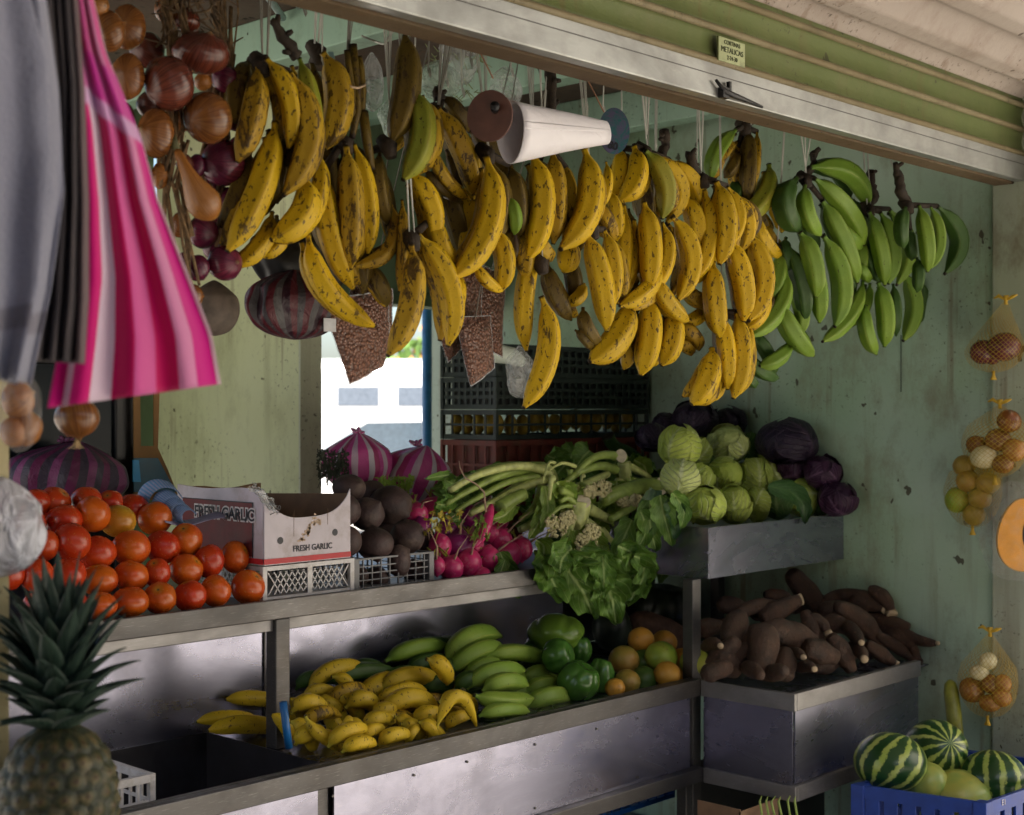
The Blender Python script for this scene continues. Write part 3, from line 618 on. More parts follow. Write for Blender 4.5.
def onion_mat(name, c1, c2, streak):
    n = NT(name); t = n.attr('t'); a = n.attr('a'); n.vec()
    # papery streaks running pole to pole
    cb = n.new('ShaderNodeCombineXYZ'); n.put(cb.inputs[0], n.math('MULTIPLY', a, 9.0)); n.put(cb.inputs[1], n.math('MULTIPLY', t, 1.1)); n.put(cb.inputs[2], n.math('MULTIPLY', n.rnd, 30.0))
    ns = n.new('ShaderNodeTexNoise'); n.put(ns.inputs['Vector'], cb.outputs[0]); ns.inputs['Scale'].default_value = 1.6; ns.inputs['Detail'].default_value = 3
    c = n.mix(n.ramp(n.noise(16, 4), [(.35, 0), (.65, 1)]), c1, c2)
    c = n.mix(n.ramp(ns.outputs['Fac'], [(.42, 0), (.6, .7)]), c, streak)
    c = n.mix(n.ramp(t, [(.95, 0), (.985, .8)]), c, (.22, .14, .06))
    c = n.mix(n.ramp(n.noise(35, 6, rough=.7), [(.6, 0), (.66, .55)]), c, tuple(k*.25 for k in c1))
    n.bump(ns.outputs['Fac'], .25, .003)
    return n.out(c, .2, 0, .5)
MO = {'b': onion_mat('brown_onion_skin',(.27,.095,.022),(.18,.075,.02),(.09,.026,.008)), 'l': onion_mat('golden_onion_skin',(.42,.16,.032),(.34,.15,.04),(.18,.055,.012)),
      'c': onion_mat('coppery_onion_skin',(.17,.040,.020),(.11,.03,.02),(.05,.010,.008)), 'r': onion_mat('purple_onion_skin',(.17,.02,.045),(.10,.012,.04),(.05,.006,.02)), 'w': onion_mat('peeled_onion_skin',(.72,.66,.42),(.66,.62,.4),(.6,.5,.25))}
def braid(label, Y, items, path, group='onion braids'):
    b = empty('onion_braid', P(path[0][0],path[0][1],Y), label, 'onions', group)
    mb = MB()
    for k in range(26):
        ph = R.random()*6.28; off = Vector((math.cos(ph)*.014,math.sin(ph)*.012,0)); pts=[]
        i0 = R.randrange(0,max(1,len(path)-2)); seg = path[i0:i0+R.choice((3,4))]
        for (x,y) in seg: pts.append(P(x+R.uniform(-7,7),y+R.uniform(-8,8),Y+.015)+off)
        mb.tube(pts,[R.uniform(.0015,.004)]*len(pts),5)
    obj('dried_tops', mb, simple('dry_onion_tops_'+str(len(items)),(.20,.12,.055),.85,var=.7,scale=90), b)
    for (x,y,rx,ry,c,dy) in items:
        round_item('onion', x,y,rx,ry,Y+dy,MO[c],onion_shape,rnd_rot(1.6),b)
    ms = MB().tube([P(path[0][0],path[0][1],Y),Vector((P(path[0][0],path[0][1],Y).x,1.85,RAILZ))],.003,6); obj('string', ms, M['string_d'], b)
    return b
braid('braid of brown and coppery onions with dried tops behind the pink towel',1.84,[
 (97,5,12,12,'l',-.02),(110,31,16,21,'b',-.02),(128,27,18,23,'b',.03),(128,76,17,23,'b',.0),(169,83,26,28,'c',-.02),(156,133,19,25,'b',.0),
 (201,53,29,22,'c',-.01),(208,118,25,26,'b',-.03),(203,82,9,9,'l',.03),(160,176,9,13,'l',.02),(193,296,11,12,'b',.03),(120,120,16,20,'b',.06),(147,50,18,18,'c',.08),(186,20,14,13,'c',.03),(150,105,14,14,'c',.05),(182,120,12,13,'b',.05),(136,170,15,18,'b',.04),(180,225,10,13,'b',.05),(168,10,14,14,'b',.04),(185,165,9,11,'c',.04)],
 [(170,-30),(175,0),(180,40),(178,90),(175,140),(172,190),(178,240),(186,290)])
braid('braid of small purple onions hanging beside the first plantains',1.88,[
 (226,80,15,14,'r',.0),(223,163,23,23,'r',-.01),(197,166,9,12,'r',.0),(229,205,10,18,'r',.0),(203,232,16,17,'r',.0),(225,263,18,18,'r',-.03),(198,268,12,14,'r',-.02),(215,135,16,16,'r',.04),(212,185,13,13,'r',.03),(236,118,12,14,'r',.04),(233,235,12,12,'r',.04),(214,248,12,12,'r',.03),(238,150,12,14,'r',.05),(210,215,12,12,'r',.05),(186,262,9,11,'r',.02)],
 [(222,-30),(224,10),(222,60),(218,110),(214,160),(212,200),(208,240)])
# golden teardrop onion with a long neck
nk = empty('long_necked_onion', P(178,150,1.80), 'golden teardrop onion with a long neck dangling before the purple braid', 'onion')
mb = MB().tube([P(176,148,1.82),P(183,163,1.81),P(190,178,1.80),P(197,192,1.80),P(204,203,1.80),P(211,213,1.80),P(216,219,1.80)],[.006,.0085,.0125,.022,.0295,.021,.005],20); obj('bulb', mb, MO['l'], nk, sub=1)
mb = MB().tube([P(172,130,1.83),P(174,140,1.82),P(176,149,1.82)],[.003,.005,.0065],8); obj('neck', mb, M['stalk_g'], nk)
dt = MB()
for k in range(60):
    x=R.uniform(165,225); y=R.uniform(-20,45); a=P(x,y,1.86+R.uniform(-.03,.03)); dt.tube([a,a+Vector((R.uniform(-.03,.03),R.uniform(-.02,.02),R.uniform(-.03,.02))),a+Vector((R.uniform(-.04,.04),R.uniform(-.02,.02),R.uniform(-.05,.03)))],[.001,.002,.001],5)
obj('dry_roots', dt, simple('dry_root_tangle',(.13,.08,.04),.9,var=.6), label='tangle of dry roots and leaves above the coppery onions', cat='dry roots')
round_item('onion', 77, 418, 22, 21, 1.72, MO['b'], onion_shape, Euler((math.pi*.93,0,0)).to_matrix(), label='single round brown onion hanging just below the pink towel', cat='onion')
mb=MB()
a=P(77,439,1.72)
for k in range(12): mb.tube([a+Vector((0,0,.004)),a+Vector((R.uniform(-.006,.006),R.uniform(-.006,.006),-.006)),a+Vector((R.uniform(-.01,.01),R.uniform(-.01,.01),-.013))],[.001,.0008,.0004],4)
obj('onion_roots', mb, simple('root_beard',(.4,.28,.14),.9), label='short root beard under the single brown onion', cat='roots')

# ---- cabbages ----
def cabbage_shape():
    sd = R.random()*50; mb = MB()
    def f(q, ph, t): return q*(.95+.05*mnoise.noise(q*2.2+Vector((sd,0,0)))+.018*mnoise.noise(q*7+Vector((sd,0,0))))
    s0 = sphere(24, 16, f); mb.add(s0.v, s0.f, [0]*len(s0.v), [0]*len(s0.v))
    for k in range(4):
        rot = Euler((R.uniform(-.6,.9), R.uniform(-.6,.6), k*1.57+R.uniform(-.4,.4))).to_matrix()
        mx = R.uniform(1.1,1.5)
        def g(u, v, k=k, rot=rot, mx=mx):
            ang = (v-.5)*2; th = u*mx; wd = 1.05*math.sin(min(1,u*1.15+.12)*math.pi*.80)+.10
            lon = ang*wd*1.1; edge = abs(ang)**6
            r = 1.02+.03*k+.06*mnoise.noise(Vector((u*5,v*5,sd+k)))+.07*edge-.012*math.exp(-(ang/.06)**2)*-1
            la = -math.pi/2+.15+u*2.3
            q = Vector((math.cos(la)*math.cos(lon), math.cos(la)*math.sin(lon), math.sin(la)))*r
            return rot @ q
        mb.grid(g, 14, 14)
    return mb
def cabbage_mat(name, c1, c2, vein):
    n = NT(name); t = n.attr('t'); a = n.attr('a'); n.vec()
    s = n.math('ABSOLUTE', n.math('SUBTRACT', a, .5))
    rib = n.ramp(s, [(0, 1), (.035, .5), (.06, 0)])
    w = n.math('SINE', n.math('ADD', n.math('MULTIPLY', n.math('SUBTRACT', t, n.math('MULTIPLY', s, .9)), 46.0), n.math('MULTIPLY', n.noise(20), 5.0)))
    br = n.ramp(w, [(.70, 0), (1, .7)])
    c = n.mix(n.ramp(n.noise(14, 4), [(.35, 0), (.65, 1)]), c1, c2)
    c = n.mix(n.math('MULTIPLY', n.rnd, .45), c, tuple(k*.55 for k in c1))
    msk = n.ramp(t, [(0, 0), (.02, 1)])
    c = n.mix(n.math('MULTIPLY', n.math('MAXIMUM', rib, br), n.math('MULTIPLY', msk, .75)), c, vein)
    n.bump(n.math('ADD', n.noise(45, 4), n.math('MULTIPLY', br, .6)), .9, .008)
    return n.out(c, .5, 0, .3)
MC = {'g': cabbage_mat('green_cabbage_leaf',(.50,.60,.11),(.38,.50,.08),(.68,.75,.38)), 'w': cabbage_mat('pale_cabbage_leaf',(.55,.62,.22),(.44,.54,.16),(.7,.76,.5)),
      'd': cabbage_mat('shaded_green_cabbage_leaf',(.10,.20,.05),(.08,.17,.04),(.3,.4,.15)), 'r': cabbage_mat('purple_cabbage_leaf',(.05,.014,.045),(.032,.010,.032),(.17,.09,.16)), 'k': cabbage_mat('near_black_cabbage_leaf',(.026,.016,.036),(.018,.012,.028),(.08,.05,.09))}  # the d leaf is the green one with shade put into its colour
CB = [ # x y rx ry colour Y
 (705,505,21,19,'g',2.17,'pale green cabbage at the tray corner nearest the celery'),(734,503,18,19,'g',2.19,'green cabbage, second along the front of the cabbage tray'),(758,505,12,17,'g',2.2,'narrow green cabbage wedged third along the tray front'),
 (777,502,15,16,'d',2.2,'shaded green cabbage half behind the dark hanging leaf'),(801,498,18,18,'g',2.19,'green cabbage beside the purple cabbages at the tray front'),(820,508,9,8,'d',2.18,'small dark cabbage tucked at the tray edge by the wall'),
 (680,478,19,18,'w',2.22,'whitish cabbage with a bold central rib above the tray corner'),(702,477,13,14,'g',2.27,'green cabbage squeezed beside the whitish ribbed one'),(726,474,18,17,'g',2.26,'round green cabbage in the centre of the heap'),
 (754,475,17,18,'g',2.27,'pale green cabbage right of centre in the second row'.replace('right of centre ','next to the centre one ')),(776,470,17,18,'g',2.31,'green cabbage under the largest purple cabbage'),(680,446,20,20,'g',2.32,'large green cabbage topmost beside the celery'),
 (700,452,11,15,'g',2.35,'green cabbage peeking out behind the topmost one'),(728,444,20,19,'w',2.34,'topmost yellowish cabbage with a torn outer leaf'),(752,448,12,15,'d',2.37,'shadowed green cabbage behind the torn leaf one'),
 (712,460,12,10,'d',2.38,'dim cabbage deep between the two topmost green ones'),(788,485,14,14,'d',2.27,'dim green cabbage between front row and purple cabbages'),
 (838,498,19,17,'r',2.17,'purple cabbage with a pale cut stem next to the wall'),(822,472,18,17,'r',2.27,'purple cabbage with a round cut base, second up by the wall'),(793,462,17,18,'r',2.28,'reddish purple cabbage between green cabbages and the wall'),
 (786,442,29,22,'k',2.42,'largest dark purple cabbage leaning on the side wall'),(694,420,23,18,'k',2.47,'near black purple cabbage at the very top of the heap'),(728,422,18,15,'k',2.49,'small near black cabbage beside the topmost dark one'),
 (652,437,16,14,'k',2.47,'dark purple cabbage behind the celery leaves'),(664,425,12,12,'k',2.55,'dark cabbage hidden by the yellow crate corner')]
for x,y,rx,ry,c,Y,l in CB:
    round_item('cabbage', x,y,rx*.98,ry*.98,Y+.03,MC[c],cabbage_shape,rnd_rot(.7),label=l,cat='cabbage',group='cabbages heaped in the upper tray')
for x,y,Y,r in ((838,488,2.105,.012),(821,479,2.225,.010)):
    pass
# ---- citrus and squashes ----
def citrus_mat(name, c1, c2):
    n = NT(name); c = n.mix(n.ramp(n.noise(13, 3), [(.35, 0), (.65, 1)]), c1, c2)
    c = n.mix(n.ramp(n.noise(50, 5, rough=.7), [(.6, 0), (.68, .5)]), c, (.12,.07,.03)); n.bump(n.noise(320, 2), .3, .002)
    return n.out(c, .38, 0, .45)
MX = {'o':citrus_mat('orange_peel',(.58,.26,.03),(.5,.27,.04)),'l':citrus_mat('lime_peel',(.22,.36,.035),(.36,.38,.05)),'d':citrus_mat('dark_lime_peel',(.06,.13,.02),(.08,.15,.03)),'v':citrus_mat('olive_orange_peel',(.28,.24,.04),(.36,.2,.04))}
for x,y,rx,c,Y,l in ((615,688,10,'o',2.16,'small orange nearest the ribbed squash on the rail'),(627,682,13,'v',2.18,'yellow green orange, second along the rail'),(644,679,13,'d',2.2,'dark green orange behind the rail'),
  (667,674,13,'o',2.15,'orange with a navel resting in front of the pale lime'),(682,676,9,'o',2.17,'little orange beside the big lime'),(695,663,15,'l',2.14,'big green lime at the end against the post'),
  (661,657,16,'l',2.21,'pale lime on top of the oranges'),(624,660,15,'v',2.26,'brownish orange under the topmost one'),(641,640,13,'o',2.28,'topmost bright orange of the heap'),(664,643,13,'o',2.3,'second topmost orange behind the pale lime'),
  (643,662,13,'d',2.26,'dark green orange in the middle of the heap'),(682,660,12,'o',2.26,'orange in shade behind the big lime'),(672,688,12,'d',2.2,'dark orange low on the tray behind the rail'),(655,690,11,'v',2.2,'dull orange low behind the rail')):
    round_item('citrus_fruit', x,y,rx*1.03,rx*.98,Y+.01,MX[c],fruit_shape,label=l,cat='orange' if c in 'ov' else 'lime',group='citrus fruit on the lower tray')
def ribbed_shape():
    sd=R.random()*9; k=R.choice((5,6)); 
    def f(q, ph, t):
        r = 1-.16*abs(math.sin(k*ph/2+sd))**.45*0-.13*(1-abs(math.sin(k*ph/2+sd)))**3+.03*mnoise.noise(q*2)
        z = q.z*1.0
        if t>.8: z -= .25*((t-.8)/.2)
        if t<.2: z += .12*((.2-t)/.2)
        return Vector((q.x*r,q.y*r,z))
    return sphere(48,20,f)
sq = simple('glossy_green_squash_skin',(.055,.15,.022),.22,var=.35,scale=20); sq2 = simple('light_green_squash_skin',(.14,.25,.03),.25,var=.3,scale=20)
for x,y,rx,ry,Y,m,l,rot in ((556,633,29,20,2.38,sq2,'long light green ribbed squash lying highest',(0,1.2,.6)),(558,656,17,18,2.30,sq,'grooved green squash below the light green one',(1.2,0,.3)),(580,650,12,16,2.33,sq,'small dark ribbed squash standing behind',(.1,0,0)),
   (578,681,22,21,2.22,sq,'big glossy green ribbed squash at the front',(.5,.2,0)),(601,677,14,21,2.24,sq,'upright glossy squash next to the small orange',(.2,.1,1)),(536,650,14,14,2.42,sq,'dark squash in shadow behind the green bananas',(1,0,0))):
    round_item('ribbed_squash', x,y,rx,ry,Y,m,ribbed_shape,Euler(rot).to_matrix(),label=l,cat='squash',group='ribbed squashes on the lower tray')
dk = simple('dark_pumpkin_skin',(.025,.035,.02),.4,var=.4)
round_item('pumpkin', 664,608,30,26,2.62,dk,ribbed_shape,Euler((.2,0,0)).to_matrix(),label='dark pumpkin in the shade under the cabbage tray',cat='pumpkin')
round_item('dark_melon', 612,628,20,24,2.5,dk,fruit_shape,label='dark round melon in the shadow behind the squashes',cat='melon')
yam = simple('yam_skin',(.14,.07,.04),.8,var=.5,scale=60,bump=.6)
long_fruit('yam', (630,622,698,652,32,3,2.48), 0, yam, label='large reddish brown yam lying behind the oranges', cat='yam', ridge=.02, prof=[(0,.4),(.06,.7),(.2,.95),(.5,1),(.75,.85),(.92,.5),(1,.2)])

# ---- beets ----
bm = simple('earthy_beet_skin',(.06,.034,.032),.6,var=.45,scale=35,bump=.5,dirt=(.13,.09,.07))
def beet_shape():
    sd=R.random()*50
    def f(q,ph,t):
        r=1+.05*mnoise.noise(q*1.7+Vector((sd,0,0))); z=q.z
        if t>.88: z+=(t-.88)/.12*.22
        if t<.08: z-=(.08-t)/.08*.2
        return Vector((q.x*r,q.y*r,z*.95))
    return sphere(26,20,f)
for x,y,rx,ry,Y,l in ((399,561,12,17,2.40,'slim beet poking over the basket mesh'),(375,544,19,17,2.42,'beet in the middle of the front row'),(346,541,16,16,2.42,'front beet beside the garlic box'),(407,537,18,18,2.46,'knobbly beet at the basket end by the radishes'),
   (344,510,17,17,2.48,'beet leaning on the garlic box edge, second row'),(367,514,18,17,2.49,'beet with a nubby crown in the second row'),(390,506,23,21,2.56,'largest beet, set at the back'),(349,488,17,14,2.56,'topmost beet behind the garlic box edge'),
   (356,576,13,12,2.43,'beet low in the basket near the crate'),(376,578,13,12,2.43,'beet low in the middle of the basket'),(416,572,13,13,2.43,'beet low in the basket near the radishes'),(388,536,15,14,2.55,'beet buried behind the front row'),(424,540,12,14,2.52,'dark beet beside the first radish'),(372,492,14,12,2.62,'dim beet at the far back of the heap')):
    round_item('beet',x,y,rx,ry,Y,bm,beet_shape,rnd_rot(1.2),label=l,cat='beet',group='beets heaped in the wire basket')
# ---- radishes ----
rm = NT('magenta_radish_skin'); cc = rm.mix(rm.ramp(rm.noise(25,4),[(.35,0),(.65,1)]),(.62,.035,.16),(.48,.02,.13)); cc = rm.mix(rm.math('MULTIPLY',rm.ramp(rm.noise(70,5),[(.55,0),(.62,1)]),.35),cc,(.6,.3,.35)); rm = rm.out(cc,.3,0,.5)
rp = simple('purple_radish_skin',(.22,.015,.12),.3,var=.3); root = simple('pale_root',(.42,.28,.20),.7,var=.3)
RD = [(417,515,10,11,433,500,'m'),(434,507,13,9,455,500,'m'),(440,547,10,12,436,575,'m'),(458,545,14,13,470,510,'p'),(437,566,7,9,430,530,'m'),(451,568,11,11,468,536,'m'),(469,563,11,13,478,540,'m'),(488,559,11,12,534,528,'m'),
 (509,555,11,12,495,575,'m'),(521,549,10,11,558,528,'m'),(501,541,10,11,530,512,'m'),(498,518,10,12,520,505,'m'),(474,546,9,10,500,520,'m'),(468,515,9,10,484,500,'p'),(490,534,9,9,510,520,'m'),(421,526,9,8,430,545,'p'),(446,530,10,9,455,515,'p'),(482,575,8,7,476,590,'m')]
RD.sort(key=lambda e: e[0])
for k,(x,y,rx,ry,tx,ty,c) in enumerate(RD):
    Y = 2.40+.0022*(575-y)
    b = empty('radish', P(x,y,Y), f'{"purple" if c=="p" else "magenta"} radish with a thin pale root, {ORD[k]} in the heap counting from the beets', 'radish', 'radishes heaped at the shelf end')
    round_item('bulb',x,y,rx*1.18,ry*1.18,Y,rp if c=='p' else rm,beet_shape,rnd_rot(.5),b)
    p0=P(x+(tx-x)*.15,y+(ty-y)*.2,Y-.012); p1=P(tx,ty,Y-.03); mid=P((x+tx)/2+R.uniform(-4,4),(y+ty)/2-R.uniform(1,5),Y-.032)
    obj('root', MB().tube([p0,p0.lerp(mid,.6),mid,p1],[.0042,.003,.0018,.0008],6), root, b)
    o2 = MB()
    for q in range(3):
        a=P(x-(tx-x)*.12,y-ry*.7,Y); o2.tube([a,a+Vector((R.uniform(-.01,.01),.01,.015)),a+Vector((R.uniform(-.03,.03),.02,.03))],[.0025,.002,.0015],5)
    obj('stalk', o2, M['ban_yg'], b)
b = empty('long_radish', P(485,510,2.42), 'long tapering pink radish lying across the heap with a curling root', 'radish')
obj('bulb', MB().tube([P(492,503,2.44),P(489,515,2.42),P(486,528,2.41),P(480,540,2.405),P(473,549,2.41)],[.006,.013,.0145,.012,.004],14), rm, b, sub=1)
obj('root', MB().tube([P(486,512,2.42),P(484,492,2.42),P(476,484,2.43),P(465,478,2.44),P(460,468,2.45),P(459,461,2.45)],[.003,.0024,.002,.0018,.0015,.001],6), root, b)

# ---- cassava ----
cm = NT('cassava_bark'); f1 = cm.noise(20,7,sc=(1,1,1),rough=.7); c = cm.mix(cm.ramp(f1,[(.35,0),(.65,1)]),(.036,.019,.011),(.095,.046,.025)); c = cm.mix(cm.ramp(cm.noise(60,5,rough=.7),[(.58,0),(.68,.7)]),c,(.22,.11,.07)); c=cm.mix(cm.ramp(cm.noise(11,4),[(.6,0),(.7,.6)]),c,(.035,.02,.014)); cm.bump(cm.noise(130,7,rough=.75),1.0,.008); cm = cm.out(c,.42,0,.5)
cut = simple('cut_root_flesh',(.45,.34,.21),.6,var=.25,scale=90)
CPROF = [(0,.42),(.05,.60),(.13,.80),(.26,.97),(.42,1.03),(.56,.97),(.7,.88),(.83,.74),(.93,.58),(1,.46)]
CV = [(795,578,824,614,27,2,2.16,6),(739,618,727,642,26,2,2.02,5),(762,632,757,670,38,1,1.93,0),(772,630,812,641,29,3,1.94,4),(786,654,788,678,26,0,1.89,0),(808,648,835,657,28,2,1.88,0),(833,640,851,670,22,3,1.88,0),(766,616,797,601,24,2,2.04,6),
 (738,616,777,606,17,2,2.08,0),(768,596,791,601,15,1,2.15,3),(806,615,816,638,19,2,1.97,0),(812,618,827,633,14,0,1.95,5),(800,669,813,669,14,0,1.87,3),(788,655,802,657,15,0,1.92,3),(706,648,719,646,16,0,2.05,3),(718,655,738,672,26,1,1.98,0),
 (830,602,872,600,20,3,2.10,4),(850,606,882,609,24,2,2.05,5),(872,592,890,612,16,2,2.07,6),(842,612,878,646,24,4,1.95,4),(826,625,850,632,20,1,1.96,3),(848,626,860,641,17,2,1.92,3),(872,618,907,626,17,2,2.04,0),(882,630,914,644,22,3,1.96,0),
 (903,630,934,642,14,-2,1.93,2),(882,638,919,661,15,2,1.90,0),(870,646,893,663,17,2,1.87,5),(850,648,863,658,16,1,1.89,4),(911,640,919,660,12,1,1.91,2),(741,644,770,626,24,2,2.04,0),(796,632,830,640,24,2,2.02,0),(776,650,800,646,22,1,1.98,0),
 (745,668,760,676,18,0,1.93,0),(716,630,730,624,15,0,2.15,3),(862,655,884,640,18,1,1.97,0),(795,610,822,600,20,2,2.2,0),(825,612,860,618,22,2,2.06,0),
 (712,662,736,640,24,1,1.99,0),(706,676,730,668,22,0,1.96,0),(728,668,750,650,26,1,1.98,0),(752,610,772,622,24,1,2.1,0),(722,606,748,612,20,1,2.2,0),(776,640,806,652,24,1,1.97,0),(812,666,838,662,20,1,1.91,0),(700,632,722,628,22,1,2.12,0),(764,672,784,670,22,0,1.90,0),(838,662,858,654,18,0,1.90,0)]
CV.sort(key=lambda e: e[0]+e[2])
for k,e in enumerate(CV):
    x0,y0,x1,y1,w,bd,Y,cr = e
    low = (y0+y1)/2
    tier = 'bottom' if Y<1.93 else ('middle' if Y<2.05 else 'back')
    cnt = sum(1 for q in CV[:k] if ('bottom' if q[6]<1.93 else ('middle' if q[6]<2.05 else 'back'))==tier and bool(q[7])==bool(cr))
    b = empty('cassava_root', P(x0,y0,Y), f'{ORD[cnt]} {"pale cut" if cr else "uncut"} cassava root from the tray post in the {tier} layer', 'cassava', 'cassava roots heaped in the tray')
    x0 -= (x1-x0)*.18; y0 -= (y1-y0)*.18; x1 += (x1-x0)*.08; y1 += (y1-y0)*.08; w *= .95; bd += R.choice((-2,2,3))
    L = math.hypot(x1-x0,y1-y0); nx,ny=(y1-y0)/L,-(x1-x0)/L; pts=[];rad=[]; jit=[R.uniform(.6,1.3) for _ in CPROF]
    back = .05 if L<26 else .0
    for (t,r),j in zip(CPROF,jit):
        kk=4*t*(1-t); ar=(x0+(x1-x0)*t+nx*bd*kk, y0+(y1-y0)*t+ny*bd*kk); p=P(*ar, Y+.03-(.045+back)*t)
        if p.x>WX-.03: p=PX(*ar,WX-.03)
        pts.append(p); rad.append(w*.5*r*(.6+.4*j)/F*depth(p))
    obj('root', MB().tube(pts,rad,14,.02), cm, b, org=pts[0], sub=1)
    if cr:
        d=(pts[-1]-pts[-2]).normalized(); q=pts[-1]; rr=max(cr/F*depth(q),.006)
        d2=(d+Vector((-CT,-ST,0))*.8).normalized()
        obj('cut_end', MB().tube([q-d2*.012,q+d2*.004,q+d2*.006],[rr*.9,rr,rr*.93],14), cut, b)
# ======================= CRATES AND BOXES ============================================
def crate(name, label, o, ex, ey, h, m, nx=8, ny=6, nz=3, bar=.004, group=None, diamond=False, rim=.012, cat='crate', post=.012):
    o = Vector(o); b = empty(name, o, label, cat, group)
    lx,ly = ex.length, ey.length; ux,uy = ex.normalized(), ey.normalized(); Z = Vector((0,0,h))
    def panel(a, e, n, inw):
        u = e.normalized(); L = e.length; mb = MB(); tk = inw*.004
        mb.obox(a+UP*(h-rim)-inw*.002, e, inw*.010, UP*rim); mb.obox(a, e, tk, UP*rim)
        if diamond:
            x0, x1 = .03*L, .97*L; zb, zt = rim+.004, h-rim-.004; hh = zt-zb
            k = -hh
            while k < L:
                for sgn in (1,-1):
                    A = a+u*(k if sgn>0 else k+hh)+UP*zb; Bv = u*(hh*sgn*.7)+UP*hh
                    s = k if sgn>0 else k+hh
                    if s>x0*.2 and s<L and 0<s+hh*.7*sgn<L: mb.obox(A-u*.0012, Bv, tk*.6, u*.0026)
                k += .015
            mb.obox(a+u*(L*.48)+UP*rim-inw*.001, u*.012, tk, UP*(h-2*rim)); 
        else:
            for i in range(1, n): mb.obox(a+u*(L*i/n-bar/2)+UP*rim, u*bar, tk, UP*(h-2*rim))
            for j in range(1, nz): mb.obox(a+UP*(rim+(h-2*rim)*j/nz-bar/2)+inw*.0003, e, tk*.8, UP*bar)
        return mb
    ix = uy; 
    obj('side_panel', panel(o, ex, nx, uy), m, b, smooth=False)
    obj('side_panel', panel(o+ey, ex, nx, -uy), m, b, smooth=False)
    obj('end_panel', panel(o+ux*.001, ey, ny, ux), m, b, smooth=False)
    obj('end_panel', panel(o+ex-ux*.001, ey, ny, -ux), m, b, smooth=False)
    mb = MB()
    for p in (o, o+ex, o+ey, o+ex+ey):
        cx = (o+ex*.5+ey*.5-p); cx.z=0; s1 = ux*post*(1 if cx.dot(ux)>0 else -1); s2 = uy*post*(1 if cx.dot(uy)>0 else -1)
        obj('corner_post', MB().obox(p-s1*.18-s2*.18-UP*.0005, s1, s2, Z+UP*.001), m, b, smooth=False, bevel=.0015)
    obj('base_panel', MB().obox(o+UP*.001+ux*.004+uy*.004, ex-ux*.008, ey-uy*.008, UP*.003), m, b, smooth=False)
    return b
XA, YA = Vector((1,0,0)), Vector((0,1,0))
wp = simple('white_crate_plastic',(.62,.60,.60),.4,var=.15,dirt=(.3,.27,.22))
gx0, gx1 = 1.762, 1.99
crate('white_crate','white lattice crate carrying the garlic box on the upper shelf',(gx0,2.375,H1-.005),XA*(gx1-gx0+.012),YA*.30,.072,wp,diamond=True,rim=.009)
wb = simple('grey_basket_wire',(.16,.16,.17),.45)
bx0 = P(350,580,2.385).x; bx1 = P(432,575,2.385).x
crate('wire_basket','grey mesh basket holding the beets',(bx0+.012,2.385,H1-.005),XA*(bx1-bx0-.01),YA*.30,.068,wb,nx=9,ny=8,nz=4,bar=.0024,rim=.004,post=.016,cat='basket')
# garlic carton: four walls, scooped front, open top
gb = empty('garlic_box',(gx0,2.372,H1+.070),'white and maroon garlic carton with a scooped front, lettered FRESH GARLIC','carton')
card_o = simple('white_carton_print',(.60,.55,.60),.6,var=.08,dirt=(.40,.34,.33)); card_i = simple('brown_carton_inside',(.25,.15,.085),.8,var=.2)
maroon = simple('maroon_print',(.16,.022,.025),.5,var=.3); redp = simple('red_print',(.50,.02,.03),.5,var=.15); inkp = simple('black_print',(.02,.02,.03),.5); whp = simple('white_print',(.7,.66,.66),.5,var=.05)
zb = H1+.070; GW = gx1-gx0; GH = .150; GD = .31
def front(u, v):
    x = gx0+GW*u; s = max(0, 1-((u-.50)/.50)**2)
    top = GH-(.060*s**.75 if .0<u<1 else 0) - .004*math.sin(u*9)
    return Vector((x, 2.372, zb+top*v))
m = MB().grid(front, 24, 6); f = obj('front_flap', m, card_o, gb, solid=.003, smooth=False)
def side(u, v): return Vector((gx0, 2.374+GD*u, zb+(GH+.004+.003*math.sin(u*7))*v))
obj('side_flap', MB().grid(side, 12, 2), card_o, gb, solid=.003, smooth=False)
obj('inner_flap', MB().grid(lambda u,v: Vector((gx0+.0035, 2.376+(GD-.004)*u, zb+(GH)*v)), 6, 1), card_i, gb, solid=.002, smooth=False)
obj('far_flap', MB().grid(lambda u,v: Vector((gx1-.002, 2.378+(GD-.006)*u, zb+(GH-.012-.012*u)*v)), 6, 1), card_i, gb, solid=.003, smooth=False)
obj('back_flap', MB().grid(lambda u,v: Vector((gx0+.006+(GW-.012)*u, 2.374+GD, zb+(GH-.004+.004*math.sin(u*8))*v)), 10, 1), card_i, gb, solid=.003, smooth=False)
obj('base_flap', MB().span(gx0+.003,gx1-.003,2.376,2.37+GD,zb,zb+.003), card_i, gb, smooth=False)
obj('front_lining', MB().grid(lambda u,v: front(u*.98+.01,v*.985)+Vector((0,.0028,0)), 24, 2), card_i, gb, solid=.001, smooth=False)
obj('red_stripe', MB().span(gx0-.002,gx1,2.3685,2.3700,zb+.002,zb+.013), redp, f, smooth=False)
sf = [o for o in gb.children if o.name.startswith('side_flap')][0]
obj('red_stripe', MB().span(gx0-.0032,gx0-.0018,2.372,2.37+GD,zb+.002,zb+.013), redp, sf, smooth=False)
obj('maroon_panel', MB().span(gx0-.0030,gx0-.0018,2.372+.035,2.372+GD-.02,zb+.016,zb+GH-.024), maroon, sf, smooth=False)
obj('panel_edge', MB().span(gx0-.0036,gx0-.0031,2.372+.033,2.372+.036,zb+.014,zb+GH-.022).span(gx0-.0036,gx0-.0031,2.372+.036,2.372+GD-.02,zb+GH-.024,zb+GH-.022), inkp, sf, smooth=False)
